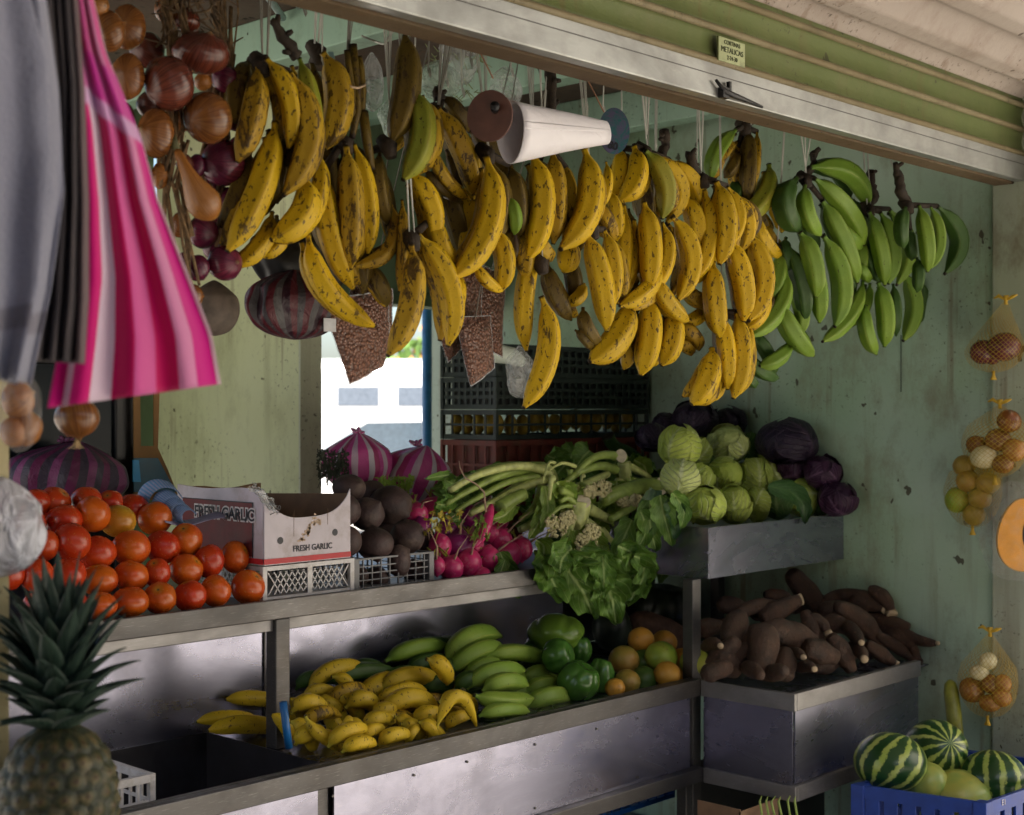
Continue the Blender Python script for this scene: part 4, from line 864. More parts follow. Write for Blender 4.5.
for (mm,of,dx) in ((whp,.0026,-.0034),(inkp,.0004,-.0044)):
    text('FRESH GARLIC', (gx0+dx, 2.372+.135, zb+GH-.050), .034, -YA, UP, mm, sf, off=of*1.5, sx=.98, ext=.0003)
text('FRESH GARLIC', (gx0+.125, 2.3695, zb+.029), .0175, XA, UP, inkp, f, off=.0003, sx=.92)
text('4 50', (gx0+.028, 2.3695, zb+.117), .014, XA, Vector((.1,0,1)), inkp, f, ext=.0002)
mb = MB().tube([(gx0+.014,2.3695,zb+.104),(gx0+.03,2.3695,zb+.109),(gx0+.04,2.3695,zb+.106)],.0007,5); obj('pen_stroke', mb, inkp, f)
for dx in (.040,.185):
    obj('vent_hole', MB().tube([(gx0+dx,2.3699,zb+.049+(dx>.1)*.008),(gx0+dx,2.3696,zb+.049+(dx>.1)*.008)],.0075,16,), inkp, f, smooth=False)
mb = MB()
for k in range(34):
    t = R.random(); x = gx0+.095+.045*t+R.uniform(-.010,.010); z = zb+.048+.045*t*R.uniform(.75,1.15)+R.uniform(-.006,.006)
    mb.box((x,2.3698,z),(R.uniform(.004,.009),.0004,R.uniform(.003,.006)),Euler((0,R.uniform(-.8,.8),0)).to_matrix())
obj('garlic_picture', mb, simple('garlic_print',(.55,.40,.28),.6,var=.4,scale=200), f, smooth=False)
obj('crease', MB().span(gx0+.165,gx0+.1656,2.3697,2.3701,zb+.075,zb+.110).span(gx0+.075,gx0+.0755,2.3697,2.3701,zb+.055,zb+.11), card_i, f, smooth=False)

# translucent film helper
def film(name, col, alpha, rough=.25):
    n = NT(name); f = n.noise(22, 4, rough=.6, dist=1.2)
    n.bump(f, .9, .02)
    return n.out(col, rough, 0, .6, alpha=n.math('ADD', n.ramp(f, [(.42, alpha*.5), (.6, alpha*1.3)]), 0.0))
clear = film('clear_bag_film',(.75,.78,.78),.34,.18); milky = film('milky_bag_film',(.62,.64,.72),.95,.4); pale_f = film('pale_green_film',(.55,.68,.6),.55,.2)
def blob_bag(name, label, cx, cy, rx, ry, Y, m, cat='bag', knot=True, crumple=.12, n=28, top=0.25, tilt=0, group=None, parent=None, depthk=.8):
    c = P(cx,cy,Y); d = depth(c)/F; sd = R.random()*50; mb = MB()
    prof = []
    for i in range(22):
        t = i/21; z = -1+2*t
        r = math.sqrt(max(0,1-z*z))**.9 if t < .72 else math.sqrt(max(0,1-.44*.44))**.9*(1-((t-.72)/.28))**.75
        prof.append((max(r,.03), z))
    rot = Euler((0,tilt,0)).to_matrix()
    def w(q,ph,t):
        k = 1+crumple*(mnoise.noise(Vector((math.cos(ph)*2.2,math.sin(ph)*2.2,t*3+sd)))+.5*math.sin(ph*11+sd+3*t)*t*.6)
        return Vector((q.x*k,q.y*k*depthk,q.z*(1+crumple*.3*mnoise.noise(Vector((ph,t,sd))))))
    mb.lathe(prof, 44, None, w)
    for i in range(len(mb.v)):
        q = rot @ mb.v[i]; mb.v[i] = c+Vector((q.x*rx*d*1.1,q.y*rx*d,q.z*ry*d))
    kw = dict(label=label,cat=cat,group=group) if label else {}
    o = obj(name, mb, m, parent, sub=1, **kw)
    if knot:
        tp = c+Vector((0,0,ry*d*.97)); mk = MB()
        for k in range(7):
            a = k*.9; v = Vector((math.cos(a)*.02,math.sin(a)*.015,R.uniform(.0,.014)))
            mk.tube([tp,tp+v*.6,tp+v],[.004,.006,.003],6)
        obj('knot', mk, m, o)
    return o
def stripe_mat(name, cols, k, rough=.4, sss=0, att='a'):
    n = NT(name); a = n.attr(att)
    w = n.math('FRACT', n.math('ADD', n.math('MULTIPLY', a, k), n.math('MULTIPLY', n.noise(9, 2), .12)))
    stops = []; L = len(cols)
    c = n.ramp(w, [(i/L, cl) for i, cl in enumerate(cols)], 'CONSTANT')
    n.bump(n.noise(28, 5, rough=.7, dist=1), .6, .012)
    return n.out(c, rough, 0, .4)
PK = stripe_mat('pink_white_stripe_film',[(.50,.05,.27),(.50,.05,.27),(.55,.50,.60),(.35,.03,.15),(.5,.06,.3),(.55,.42,.55)],.95,.35)
blob_bag('striped_bag','pink and white striped bag, knotted and bulging in front of the rear opening',358,463,35,31,2.78,PK,crumple=.16)
blob_bag('striped_bag','pink and white striped bag slumped against the stacked crates',416,478,38,34,2.76,PK,crumple=.2,tilt=.35)
blob_bag('striped_bag','dim magenta striped bag before the fridge glass, added in place of a reflection',66,478,58,38,2.93,stripe_mat('reflected_stripe_film',[(.14,.02,.09),(.05,.04,.07),(.2,.05,.15),(.06,.05,.08)],1.6,.4),crumple=.14,tilt=.2)  # bag and its dim colours stand in for a reflection in the glass
DS = stripe_mat('dark_red_stripe_film',[(.09,.006,.016),(.09,.085,.09),(.025,.006,.016),(.09,.01,.02),(.05,.045,.055)],1.3,.35)
blob_bag('hanging_striped_bag','dark red and grey striped bag hanging under the first plantains',296,304,52,36,2.05,DS,knot=False,crumple=.26,depthk=.5)
blob_bag('black_bag','crumpled black bag bunched above the dark striped bag',302,258,52,40,2.08,M['black'],knot=False,crumple=.2,depthk=.5)
blob_bag('brown_pouch','dusty brown pouch hanging under the purple onions',214,308,25,28,2.02,simple('dusty_pouch',(.13,.10,.08),.7,var=.5),knot=False,crumple=.08)
blob_bag('white_bag','crinkled white bag of produce at the very edge above the pineapple',2,527,40,50,1.58,milky,knot=False,crumple=.2)
# bags of beans
bn = NT('brown_beans_in_film'); v = bn.voro(150); cc = bn.mix(bn.ramp(v,[(.1,0),(.55,1)]),(.42,.22,.15),(.10,.045,.03)); cc = bn.mix(bn.ramp(bn.voro(150,out='Color'),[(.2,0),(.8,.5)]),cc,(.28,.13,.09)); bn.bump(bn.math('SUBTRACT',1.0,v),.8,.006); bn = bn.out(cc,.28,0,.6)
edge = film('clear_bag_seam',(.7,.72,.75),.5,.2)
def packet(label, poly, Y):
    b = empty('bean_packet', P(poly[0][0],poly[0][1],Y), label, 'beans', 'bean packets hanging beneath the plantains')
    cx = sum(p[0] for p in poly)/len(poly); cy = sum(p[1] for p in poly)/len(poly)
    # resample outline, build rings inward, puffed on both sides
    out = []
    for i in range(len(poly)):
        a, c = poly[i], poly[(i+1)%len(poly)]
        for k in range(6): out.append((a[0]+(c[0]-a[0])*k/6+R.uniform(-.6,.6), a[1]+(c[1]-a[1])*k/6+R.uniform(-.6,.6)))
    n = len(out); mb = MB(); vs = []; fs = []
    for sgn in (1,-1):
        for s in (1,.85,.6,.3,0.02):
            for (x,y) in out:
                X = cx+(x-cx)*s; Yp = cy+(y-cy)*s
                th = .013*(1-s*s)**.5+.002*mnoise.noise(Vector((X*.15,Yp*.15,sgn)))
                vs.append(P(X,Yp,Y-sgn*max(0,th)))
    for g_ in (0,1):
        for r in range(4):
            for k in range(n):
                o_ = g_*5*n+r*n; q = (o_+k,o_+(k+1)%n,o_+n+(k+1)%n,o_+n+k); fs.append(q if g_ else q[::-1])
    mb.add(vs, fs); obj('beans', mb, bn, b)
    me = MB(); big = [(cx+(x-cx)*1.035,cy+(y-cy)*1.035) for x,y in out]
    me.add([P(x,y,Y) for x,y in out]+[P(x,y,Y) for x,y in big], [(k,(k+1)%n,n+(k+1)%n,n+k) for k in range(n)])
    obj('sealed_edge', me, edge, b, solid=.0012)
    obj('string', MB().tube([P(cx,poly[0][1]+6,Y), Vector((P(cx,0,Y).x,1.85,RAILZ))],.0013,5), M['string_d'], b)
packet('bean packet with a white label hanging lowest under the first curved plantain',[(322,300),(388,292),(389,345),(384,366),(350,384),(338,350)],2.02)
packet('bean packet tucked behind the long freckled plantain pair',[(350,280),(392,290),(392,340),(372,350),(350,330)],2.06)
packet('bean packet with a torn bottom corner beside the low hanging plantain pair',[(444,270),(482,262),(480,330),(448,362),(440,338)],2.04)
packet('bean packet hanging lowest above the dark green crates',[(456,318),(490,316),(494,368),(471,386),(462,350)],2.0)
packet('bean packet at the back under the freckled plantain bunch',[(470,262),(505,275),(503,330),(502,357),(480,342)],2.07)
obj('packet_label', MB().obox(P(324,318,2.005),XA*.028,YA*.001,UP*-.024), simple('white_paper',(.7,.72,.75),.6), label='small white label on the lowest bean packet', cat='label', smooth=False)
# ceiling clutter of clear bags
for k,(x,y,rx,ry,l) in enumerate(((372,82,12,30,'clear crinkled bag beside the cut plantain stalk'),(438,80,22,20,'clear bag holding herbs near the brown disc'),(505,88,16,22,'clear bag hanging behind the white cone'),(398,118,18,24,'clear bag behind the upright olive plantain'),(458,60,20,26,'clear bag of dried herbs close under the beam'))):
    blob_bag('clear_bag',l,x,y,rx,ry,2.02+.02*k,pale_f if k%2 else clear,knot=False,crumple=.3,group='clear bags under the ceiling')
mb = MB()
for k in range(90):
    a = P(R.uniform(425,480),R.uniform(45,105),2.10+R.uniform(-.03,.03)); mb.tube([a,a+Vector((R.uniform(-.03,.03),R.uniform(-.02,.02),R.uniform(-.03,.03)))],[.0012,.0006],4)
obj('dried_herbs', mb, simple('dried_herb_stems',(.28,.33,.15),.9,var=.6), label='tangle of dried herbs hung close under the beam', cat='herbs', kind='stuff')
blob_bag('clear_bag','limp clear bag behind the lone dangling plantain',520,372,14,26,2.3,clear,knot=False,crumple=.3,group='clear bags under the ceiling')
wr = MB().tube([P(474,350,2.5),P(490,352,2.49),P(512,356,2.48),P(522,362,2.48)],[.024,.026,.022,.014],14); obj('paper_roll', wr, simple('white_roll_paper',(.55,.62,.55),.6,var=.1), label='rolled pale paper lying on the dark green crates', cat='paper roll')
# coiled wire hanging in the ceiling corner
mb = MB(); pts = []
for k in range(50):
    t = k/49; pts.append(P(362+70*t+6*math.sin(t*9), 36+10*math.sin(t*6)-8*t, 1.98+.03*math.sin(t*17)))
obj('loose_wire', mb.tube(pts,.002,6), M['string'], label='pale wire looping between the beam and the plantains', cat='wire')
mb = MB().tube([P(272,0,2.9),P(300,22,2.9)],.012,4)
for k,(a,c) in enumerate((((262,-4),(283,18)),((284,-6),(304,12)),((300,-6),(322,8)))):
    obj('light_strip', MB().tube([P(a[0],a[1]-8,2.6),P(c[0],c[1],2.75)],.009,6), simple('pale_blue_strip'+str(k),(.4,.5,.5),.5), label=f'pale bluish roof strip, {ORD[k]} from the onions', cat='roof strip', group='pale roof strips')
obj('blue_straw', MB().obox(P(328,52,2.0),Vector((.045,.01,-.095)),Vector((.012,0,.002)),Vector((.001,.001,.001))), simple('pale_blue_card',(.25,.42,.45),.6), label='pale blue card strip slanting behind the single plantain', cat='card', smooth=False)

# ---- white cone with disc --------------------------------------------------------------
cn = empty('paper_cone', P(555,130,1.70), 'white cone lying sideways among the plantains with a brown disc and a number tag', 'cone')
Yc = 1.70
a0, a1 = P(510,131,Yc), P(606,133,Yc+.01); ax = (a1-a0); nrm = ax.normalized(); s1 = nrm.cross(UP).normalized(); s2 = s1.cross(nrm)
mb = MB()
def cone(u, v):
    ph = v*2*math.pi*1.04; r = .0455*(1-u)**.85+.017*u
    r = (.054*(1-u)+.021*u)*(1+.035*math.sin(ph*3+u*4))
    return a0+ax*u+(s1*math.cos(ph)*.55+s2*math.sin(ph))*r + nrm*(.006*math.sin(ph+.5)*(1-u))
mb.grid(cone, 12, 40)
wc = NT('white_waxed_paper'); wc.bump(wc.noise(14,3,dist=1),.5,.01); wc = wc.out(wc.mix(wc.noise(12,3),(.80,.77,.82),(.86,.83,.86)),.35,0,.4)
obj('cone', mb, wc, cn, solid=.0015)
c = P(490,116,Yc); fr_ = (Vector((-CT,-ST,0))+RIGHT*-.35).normalized(); e1 = fr_.cross(UP).normalized(); dmt = simple('brown_plastic_disc',(.14,.06,.045),.45,var=.3)
mb = MB(); vs=[]
def disc(mb, c, nrm, e1, e2, r1, r2, th, n=36):
    vs = [c+e1*(r1*math.cos(2*math.pi*k/n))+e2*(r2*math.sin(2*math.pi*k/n)) for k in range(n)]
    mb.add([p-nrm*th/2 for p in vs]+[p+nrm*th/2 for p in vs], [(k,(k+1)%n,n+(k+1)%n,n+k) for k in range(n)]+[tuple(range(n-1,-1,-1)),tuple(range(n,2*n))])
    mb.hard |= {len(mb.f)-1,len(mb.f)-2}
disc(mb, c, fr_, e1, UP, .041, .044, .006); obj('disc', mb, dmt, cn)
mb = MB().tube([c+fr_*.002+e1*-.010+UP*.008, c+fr_*.02+e1*-.016+UP*.013],[.006,.008],12); obj('knob', mb, M['black'], cn)
c2 = P(614,131,Yc+.012); f2 = (Vector((-CT,-ST,0))+RIGHT*.15).normalized(); e2x = f2.cross(UP).normalized()*-1
tg = NT('iridescent_tag'); t1 = tg.mix(tg.ramp(tg.noise(40,4,dist=2),[(.4,0),(.6,1)]),(.10,.09,.17),(.02,.13,.13)); tg = tg.out(t1,.3,.2,.5)
mb = MB(); disc(mb, c2, f2, e2x, UP, .030, .044, .003); tgo = obj('tag', mb, tg, cn)
text('80', c2+f2*.004-UP*.029-e2x*.003, .020, (e2x*.95-UP*.25), (UP+e2x*.25), inkp, tgo, off=.0006)
obj('string', MB().tube([P(604,112,Yc), Vector((P(604,112,Yc).x,1.85,RAILZ))],.0014,5).tube([P(493,78,Yc), Vector((P(493,78,Yc).x,1.85,RAILZ))],.0014,5), simple('orange_string',(.4,.2,.12),.8), cn)

# ======================= LEAFY GREENS ====================================================
def leaf_mat(name, c1, c2, vein, rough=.42):
    n = NT(name); t = n.attr('t'); a = n.attr('a'); n.vec()
    s = n.math('ABSOLUTE', n.math('SUBTRACT', a, .5))
    rib = n.ramp(s, [(0, 1), (.03, .7), (.055, 0)])
    w = n.math('SINE', n.math('ADD', n.math('MULTIPLY', n.math('SUBTRACT', t, n.math('MULTIPLY', s, .7)), 50.0), n.math('MULTIPLY', n.noise(15), 4.0)))
    br = n.ramp(w, [(.88, 0), (1, .45)])
    c = n.mix(n.ramp(n.noise(25, 4), [(.35, 0), (.65, 1)]), c1, c2)
    c = n.mix(n.math('MULTIPLY', n.rnd, .5), c, tuple(k*.5 for k in c1))
    c = n.mix(n.math('MULTIPLY', n.math('MAXIMUM', rib, br), .8), c, vein)
    n.bump(n.math('ADD', n.noise(60, 4), br), .6, .004)
    return n.out(c, rough, 0, .45)
LM = leaf_mat('collard_leaf',(.14,.27,.035),(.085,.19,.028),(.40,.52,.18),.5); LL = leaf_mat('light_leaf',(.30,.44,.06),(.22,.36,.05),(.55,.62,.25)); LD = leaf_mat('dark_leaf',(.035,.10,.022),(.025,.07,.018),(.07,.14,.04)); 
SK = simple('pale_celery_stalk',(.52,.57,.20),.4,var=.3,scale=60); SG = simple('green_stalk_skin',(.30,.40,.09),.4,var=.35,scale=40); SKL = simple('pale_cut_stem',(.62,.55,.40),.6,var=.2,scale=90)
def leaf(mb, pts, w, Y, ruf=.35, cup=.4, dy1=0, n=16, nv=12):
    """curved ruffled blade along a centre line of points"""
    P3 = [p if isinstance(p, Vector) else P(p[0],p[1],Y+dy1*i/(len(pts)-1)) for i,p in enumerate(pts)]
    def cen(t):
        s = t*(len(P3)-1); i = min(int(s),len(P3)-2); f_ = s-i
        a=P3[max(i-1,0)];b_=P3[i];c_=P3[i+1];d_=P3[min(i+2,len(P3)-1)]
        return .5*((2*b_)+(c_-a)*f_+(2*a-5*b_+4*c_-d_)*f_*f_+(3*b_-a-3*c_+d_)*f_**3)
    sd = R.random()*90; W = w/F*depth(P3[0])*.5; toward = Vector((-CT,-ST,0))
    tl = R.uniform(-.35,.35)
    def fn(u, v):
        c = cen(u); tg_ = (cen(min(1,u+.03))-cen(max(0,u-.03))).normalized(); sd_ = tg_.cross(toward+UP*tl*.3).normalized(); nr = sd_.cross(tg_)
        s = (v-.5)*2; wd = W*(math.sin(math.pi*min(1,(u*.92+.08))**.75))**.7*(1+.30*mnoise.noise(Vector((u*6,s,sd)))+.12*mnoise.noise(Vector((u*18,s,sd)))*abs(s)+.06*math.sin(u*38+sd)*abs(s))
        z = cup*W*s*s+ruf*W*abs(s)**1.5*math.sin(u*22+sd+s*1.5)*.55+.12*W*mnoise.noise(Vector((u*7,s*3,sd+9)))
        return c+sd_*(s*wd)+nr*(z+.06*W*mnoise.noise(Vector((u*16,s*6,sd+3)))+.025*W*mnoise.noise(Vector((u*34,s*13,sd+5))))
    mb.grid(fn, n, nv); return mb
def leafobj(name, specs, m, parent=None, **kw):
    mb = MB()
    for s in specs: leaf(mb, *s)
    return obj(name, mb, m, parent, **kw)
def stalk(mb, pts, w, Y, n=9, taper=1.0, dy1=0, ridge=.08):
    P3 = [P(x,y,Y+dy1*i/(len(pts)-1)) for i,(x,y) in enumerate(pts)]; q=[];r=[]
    for i in range(len(P3)-1):
        for k in range(5):
            t=k/5; a=P3[max(i-1,0)];b_=P3[i];c_=P3[i+1];d_=P3[min(i+2,len(P3)-1)]
            q.append(.5*((2*b_)+(c_-a)*t+(2*a-5*b_+4*c_-d_)*t*t+(3*b_-a-3*c_+d_)*t**3)); s=(i+t)/(len(P3)-1); r.append(w*.5/F*depth(b_)*(1+(taper-1)*s))
    q.append(P3[-1]); r.append(w*.5/F*depth(P3[-1])*taper); mb.tube(q,r,n,ridge); return mb
# celery bundle beside the radishes
ce = empty('celery_bundle', P(500,490,2.6), 'bent pale green celery bundle lying on the radishes under the red crate', 'celery')
for pts,w,tp,m in (([(552,498),(549,474),(520,466),(480,474),(450,490)],10,.7,SK),([(549,478),(520,488),(492,503),(470,514)],10,.6,SK),([(547,470),(510,472),(470,490),(446,504)],9,.6,SG),([(544,466),(500,466),(465,478)],8,.6,SG),
      ([(552,490),(553,478),(545,468),(530,478),(500,497)],11,.7,SK),([(546,480),(545,505),(536,520),(520,530)],12,.6,SK),([(541,486),(535,506),(520,520)],9,.6,SG),([(500,508),(512,500),(524,494)],15,.8,SG),([(538,476),(508,482),(474,500),(455,512)],8,.5,SG),([(530,470),(490,480),(458,498)],8,.5,SG)):
    obj('stalk', stalk(MB(),pts,w,2.46+R.uniform(0,.06),taper=tp), m, ce)
sp=[]
for k in range(30):
    x=R.uniform(445,545); y=R.uniform(468,520); sp.append(([(x,y),(x-R.uniform(4,14),y+R.uniform(-4,8)),(x-R.uniform(12,26),y+R.uniform(0,14))],R.uniform(9,18),2.52+R.uniform(-.03,.06)))
leafobj('leaves', sp, LM, ce, kind='stuff'); leafobj('leaves',[([(546,500),(540,520),(528,540)],18,2.43),([(545,486),(548,510),(540,530)],14,2.42),([(515,505),(505,515),(490,520)],16,2.45)],LL,ce, kind='stuff')
def parsley(name, label, x0,x1,y0,y1,Y, n, m, sz=.011, cat='parsley'):
    mb = MB()
    for k in range(n):
        c = P(R.uniform(x0,x1),R.uniform(y0,y1),Y+R.uniform(-.04,.04)); rot = rnd_rot(); s = sz*R.uniform(.6,1.3)
        for j in range(3):
            rr = rot @ Euler((0,0,j*1.0-1.0)).to_matrix()
            mb.add([c,c+rr@Vector((-.35*s,.6*s,.1*s)),c+rr@Vector((-.12*s,.85*s,-.05*s)),c+rr@Vector((0,1.1*s,.08*s)),c+rr@Vector((.14*s,.85*s,0)),c+rr@Vector((.35*s,.6*s,.12*s))],[(0,1,2,3),(0,3,4,5)],[.3]*6,[.3]*6)
        if k%5==0: mb.tube([c,c+Vector((R.uniform(-.01,.02),.01,-.03))],[.001,.0012],4)
    return obj(name, mb, m, label=label, cat=cat, smooth=False)
parsley('parsley_bunch','fresh curly parsley sprigs between the radishes and the celery',440,482,480,512,2.54,190,LM,sz=.009)
parsley('parsley_bunch','parsley tops sticking out behind the largest beet',378,412,478,496,2.66,140,LL)
parsley('yellowing_leaves','yellowing radish leaves wilting on the beet side of the heap',424,462,510,532,2.44,40,simple('yellowed_leaf',(.42,.34,.04),.6,var=.4),cat='leaves')
parsley('radish_leaves','green radish leaf sprig in the middle of the radishes',474,488,516,540,2.40,26,LL,cat='leaves')
parsley('herb_sprigs','dark seedy herb sprigs beside the chipped wall edge behind the carton',318,348,450,478,2.70,260,simple('dark_herb',(.04,.05,.03),.8,var=.5),sz=.008,cat='herbs')
leafobj('radish_leaf',[([(500,552),(512,580),(520,596)],22,2.40),([(505,560),(498,580),(495,590)],14,2.39)],LM,label='drooping radish leaf hanging over the shelf rail end',cat='leaf')
leafobj('curled_leaf',[([(536,540),(544,548),(538,572),(524,580)],22,2.37,.2,.9)],LL,label='bright curled leaf at the radish end of the rail',cat='leaf')
# leafy mound behind and around the cauliflowers
mound = empty('greens_heap', P(610,560,2.5), 'heap of dark leafy greens around the cauliflowers', 'leafy greens')
sp=[];sl=[];sdk=[]
for k in range(70):
    x=R.uniform(545,680); y=R.uniform(448,560); 
    if x>655 and y<470: continue
    dx=R.uniform(-22,22); dy=R.uniform(6,30); (sp if k%3 else (sl if k%4 else sdk)).append(([(x,y),(x+dx*.5,y+dy*.4),(x+dx,y+dy)],R.uniform(14,28),2.52+R.uniform(-.10,.10)+(.08 if y<490 else 0)))
leafobj('leaves', sp, LM, mound, kind='stuff'); leafobj('leaves', sl[:12], LL, mound, kind='stuff'); leafobj('leaves', sdk+[([(560,470),(552,486),(556,510)],30,2.6),([(600,500),(610,530),(620,556)],40,2.52),([(640,470),(650,500),(655,530)],36,2.5),([(560,520),(570,550),(560,575)],40,2.48),([(620,520),(628,550),(640,580)],40,2.46)], LD, mound, kind='stuff')
# big collard leaves draping over the shelf end, each a leaf of one bunch
cl = empty('collard_bunch', P(600,560,2.34), 'big crinkled collard leaves draping over the end of the upper shelf', 'collard greens')
for pts,w,Y,m in (([(564,552),(567,568),(582,590),(592,614)],50,2.28,LM),([(598,556),(605,578),(612,600),(616,624)],44,2.25,LM),([(622,556),(634,570),(636,586),(628,606)],38,2.27,LM),([(550,556),(548,570),(553,582),(562,598)],32,2.31,LM),
     ([(580,550),(590,560),(600,566),(612,574)],40,2.24,LM),([(634,556),(644,562),(642,580),(634,592)],28,2.25,LM),([(572,548),(562,560),(560,576)],30,2.27,LM),([(618,546),(630,552),(642,562)],26,2.27,LM),([(602,552),(604,580),(600,598)],26,2.22,LM)):
    obj('leaf', leaf(MB(),pts,w,Y,.9,.35,-.02,60,34), m, cl)
sb = empty('chard_bunch', P(660,500,2.4), 'limp narrow greens hanging beside the cabbage tray end', 'chard')
for pts,w,Y,m in (([(660,495),(664,515),(672,545)],24,2.20,LM),([(668,498),(676,515),(674,540)],20,2.18,LD),([(650,500),(650,525),(656,550)],26,2.24,LM),([(655,490),(645,520),(640,545)],20,2.26,LD),([(640,510),(646,530),(636,552)],22,2.25,LM),([(672,492),(684,510),(680,530)],16,2.16,LM),([(632,520),(622,545),(628,560)],26,2.3,LM)):
    obj('leaf', leaf(MB(),pts,w,Y,.4,.4), m, sb)
obj('hanging_leaf', leaf(MB(),[(768,486),(790,492),(803,505),(804,524)],20,2.10,.1,.5), LD, label='dark pointed leaf hanging over the cabbage tray rim', cat='leaf')
# more pale leaf stalks lying through the heap
for k in range(22):
    x=R.uniform(552,648); y=R.uniform(462,530); dx=R.uniform(-34,34); dy=R.uniform(-6,22)
    obj('stalk', stalk(MB(),[(x,y),(x+dx*.5,y+dy*.3-R.uniform(0,6)),(x+dx,y+dy)],R.uniform(4,9),2.38+R.uniform(0,.06),taper=.45), SK if k%2 else SG, mound)
lf_=[]
for k in range(16):
    x=R.uniform(556,648); y=R.uniform(470,535); dx=R.uniform(-18,18); lf_.append(([(x,y),(x+dx*.5,y+10),(x+dx,y+R.uniform(16,28))],R.uniform(12,22),2.40+R.uniform(-.02,.05)))
leafobj('leaves', lf_, LL, mound, kind='stuff')
# cauliflowers with cut stems
def cauli(label, heads, stalks, cuts, Y, leaves=()):
    b = empty('cauliflower', P(heads[0][0],heads[0][1],Y), label, 'cauliflower', 'cauliflowers in the greens')
    fm = simple('cauliflower_curd_'+str(int(heads[0][0])),(.46,.42,.22),.8,var=.25,scale=80,bump=.7)
    mb = MB()
    for x,y,r in heads:
        for k in range(80):
            a=R.random()*6.28; q=math.sqrt(R.random())*r*.85; c=P(x+math.cos(a)*q,y+math.sin(a)*q*.95,Y-.085-.02*math.sqrt(max(0,1-(q/r)**2)))
            rr=R.uniform(.003,.0052); s=sphere(7,5); mb.add([c+p*rr for p in s.v],s.f)
    obj('curd', mb, fm, b, kind='stuff')
    for pts,w,tp,m in stalks: obj('stalk', stalk(MB(),pts,w,Y-.03,taper=tp,ridge=.05), m, b)
    for x,y,rx,ry,nx in cuts:
        c=P(x,y,Y-.045); nn=(Vector((-CT,-ST,0))+RIGHT*nx+UP*.3).normalized(); e=nn.cross(UP).normalized(); u2=e.cross(nn); d=depth(c)/F
        mb=MB(); disc(mb,c,nn,e,u2,rx*d,ry*d,.006,20); obj('cut_stem',mb,SKL,b,bevel=.0015)
    for s in leaves: obj('leaf', leaf(MB(),*s), LL, b)
cauli('cauliflower with a pale oval cut stem nearest the celery',[(556,526,14),(568,518,9)],[([(580,503),(578,514),(572,524)],24,.8,SK),([(588,508),(600,515),(611,520)],12,.7,SK),([(584,520),(600,531),(618,546)],10,.45,SK),([(560,490),(572,495),(582,502)],8,.9,SG)],[(581,502,10,7,.1)],2.42,[([(575,530),(570,545),(566,556)],12,2.36),([(560,500),(548,505),(540,512)],18,2.44)])
cauli('cauliflower lowest on the heap above the collard leaves',[(586,543,13),(592,532,10)],[([(572,520),(570,535),(574,556)],8,.6,SK)],[],2.40,[([(592,530),(600,548),(606,560)],20,2.36),([(570,530),(566,545),(572,560)],14,2.36)])
cauli('cauliflower turned up with a pinkish cut stem at the crest of the heap',[(602,488,11),(590,492,8),(624,500,9)],[([(624,458),(605,455),(590,460),(575,474)],10,.6,SG),([(624,462),(626,478),(630,492),(626,508)],13,.8,SK),([(570,490),(590,482),(608,474)],9,.8,SK),([(616,470),(600,466),(580,472),(566,482)],10,.6,SG),([(628,466),(640,472),(650,478)],9,.6,SK),([(620,480),(612,498),(600,508)],10,.5,SK)],[(621,456,6,7,.2)],2.46,[([(612,490),(606,500),(598,512)],14,2.40),([(634,460),(644,466),(648,476)],18,2.48),([(612,505),(622,512),(630,504)],14,2.41)])
cauli('cauliflower with a thick stem pointing at the cabbages',[(636,500,7)],[([(660,486),(640,487),(616,494),(604,500)],17,.8,SG),([(658,496),(640,502),(620,514),(610,520)],12,.6,SG),([(640,502),(640,515),(643,530)],7,.8,SK)],[(661,486,7,9,.75)],2.40)
obj('long_gourd', stalk(MB(),[(608,436),(614,446),(628,452),(640,460)],13,2.75,taper=.8), M['ban_d'], label='crooked dark green gourd lying behind the cauliflower crest', cat='gourd')

# ======================= CRATE STACK AT THE BACK =======================================
kg = simple('black_green_crate_plastic',(.018,.03,.026),.5,var=.3); kr = simple('dark_red_crate_plastic',(.20,.032,.02),.55,var=.3,dirt=(.1,.05,.03))
cx0 = P(441,400,2.80).x; cx1 = P(536,400,2.80).x; cx2 = P(646,400,2.80).x
base = H1-.005
zr = EYE+(407.5-442)/F*depth(P(490,442,2.8)); 
hs = .17
gi = 0
xa = P(496,400,2.80).x; xb = WX-.02; zt = EYE-.092; DP = YA*.225
crate('red_crate','dark red crate at the bottom of the stack behind the celery',(xa,2.80,base),XA*(xb-xa),DP,zt-base-.002,kr,nx=14,ny=5,nz=5,bar=.007,rim=.016)
ld_ = empty('mango_load', Vector(((xa+xb)/2,2.9,zt)), 'yellow green mangoes showing through the lowest black green crate', 'mangoes')
mgm = simple('mango_skin',(.40,.27,.03),.5,var=.5,scale=30)
for k in range(13):
    cc_ = Vector((xa+.03+(xb-xa-.06)*(k+.5)/13+R.uniform(-.005,.005),2.845,zt+.045+R.uniform(-.008,.012))); s_=sphere(12,8); obj('mango', MB().add([cc_+Vector((p.x*.02,p.y*.022,p.z*.032)) for p in s_.v],s_.f), mgm, ld_)
for k in range(4):
    cc_ = Vector((xa+.035,2.86+.045*k,zt+.045)); s_=sphere(12,8); obj('mango', MB().add([cc_+Vector((p.x*.02,p.y*.02,p.z*.032)) for p in s_.v],s_.f), mgm, ld_)
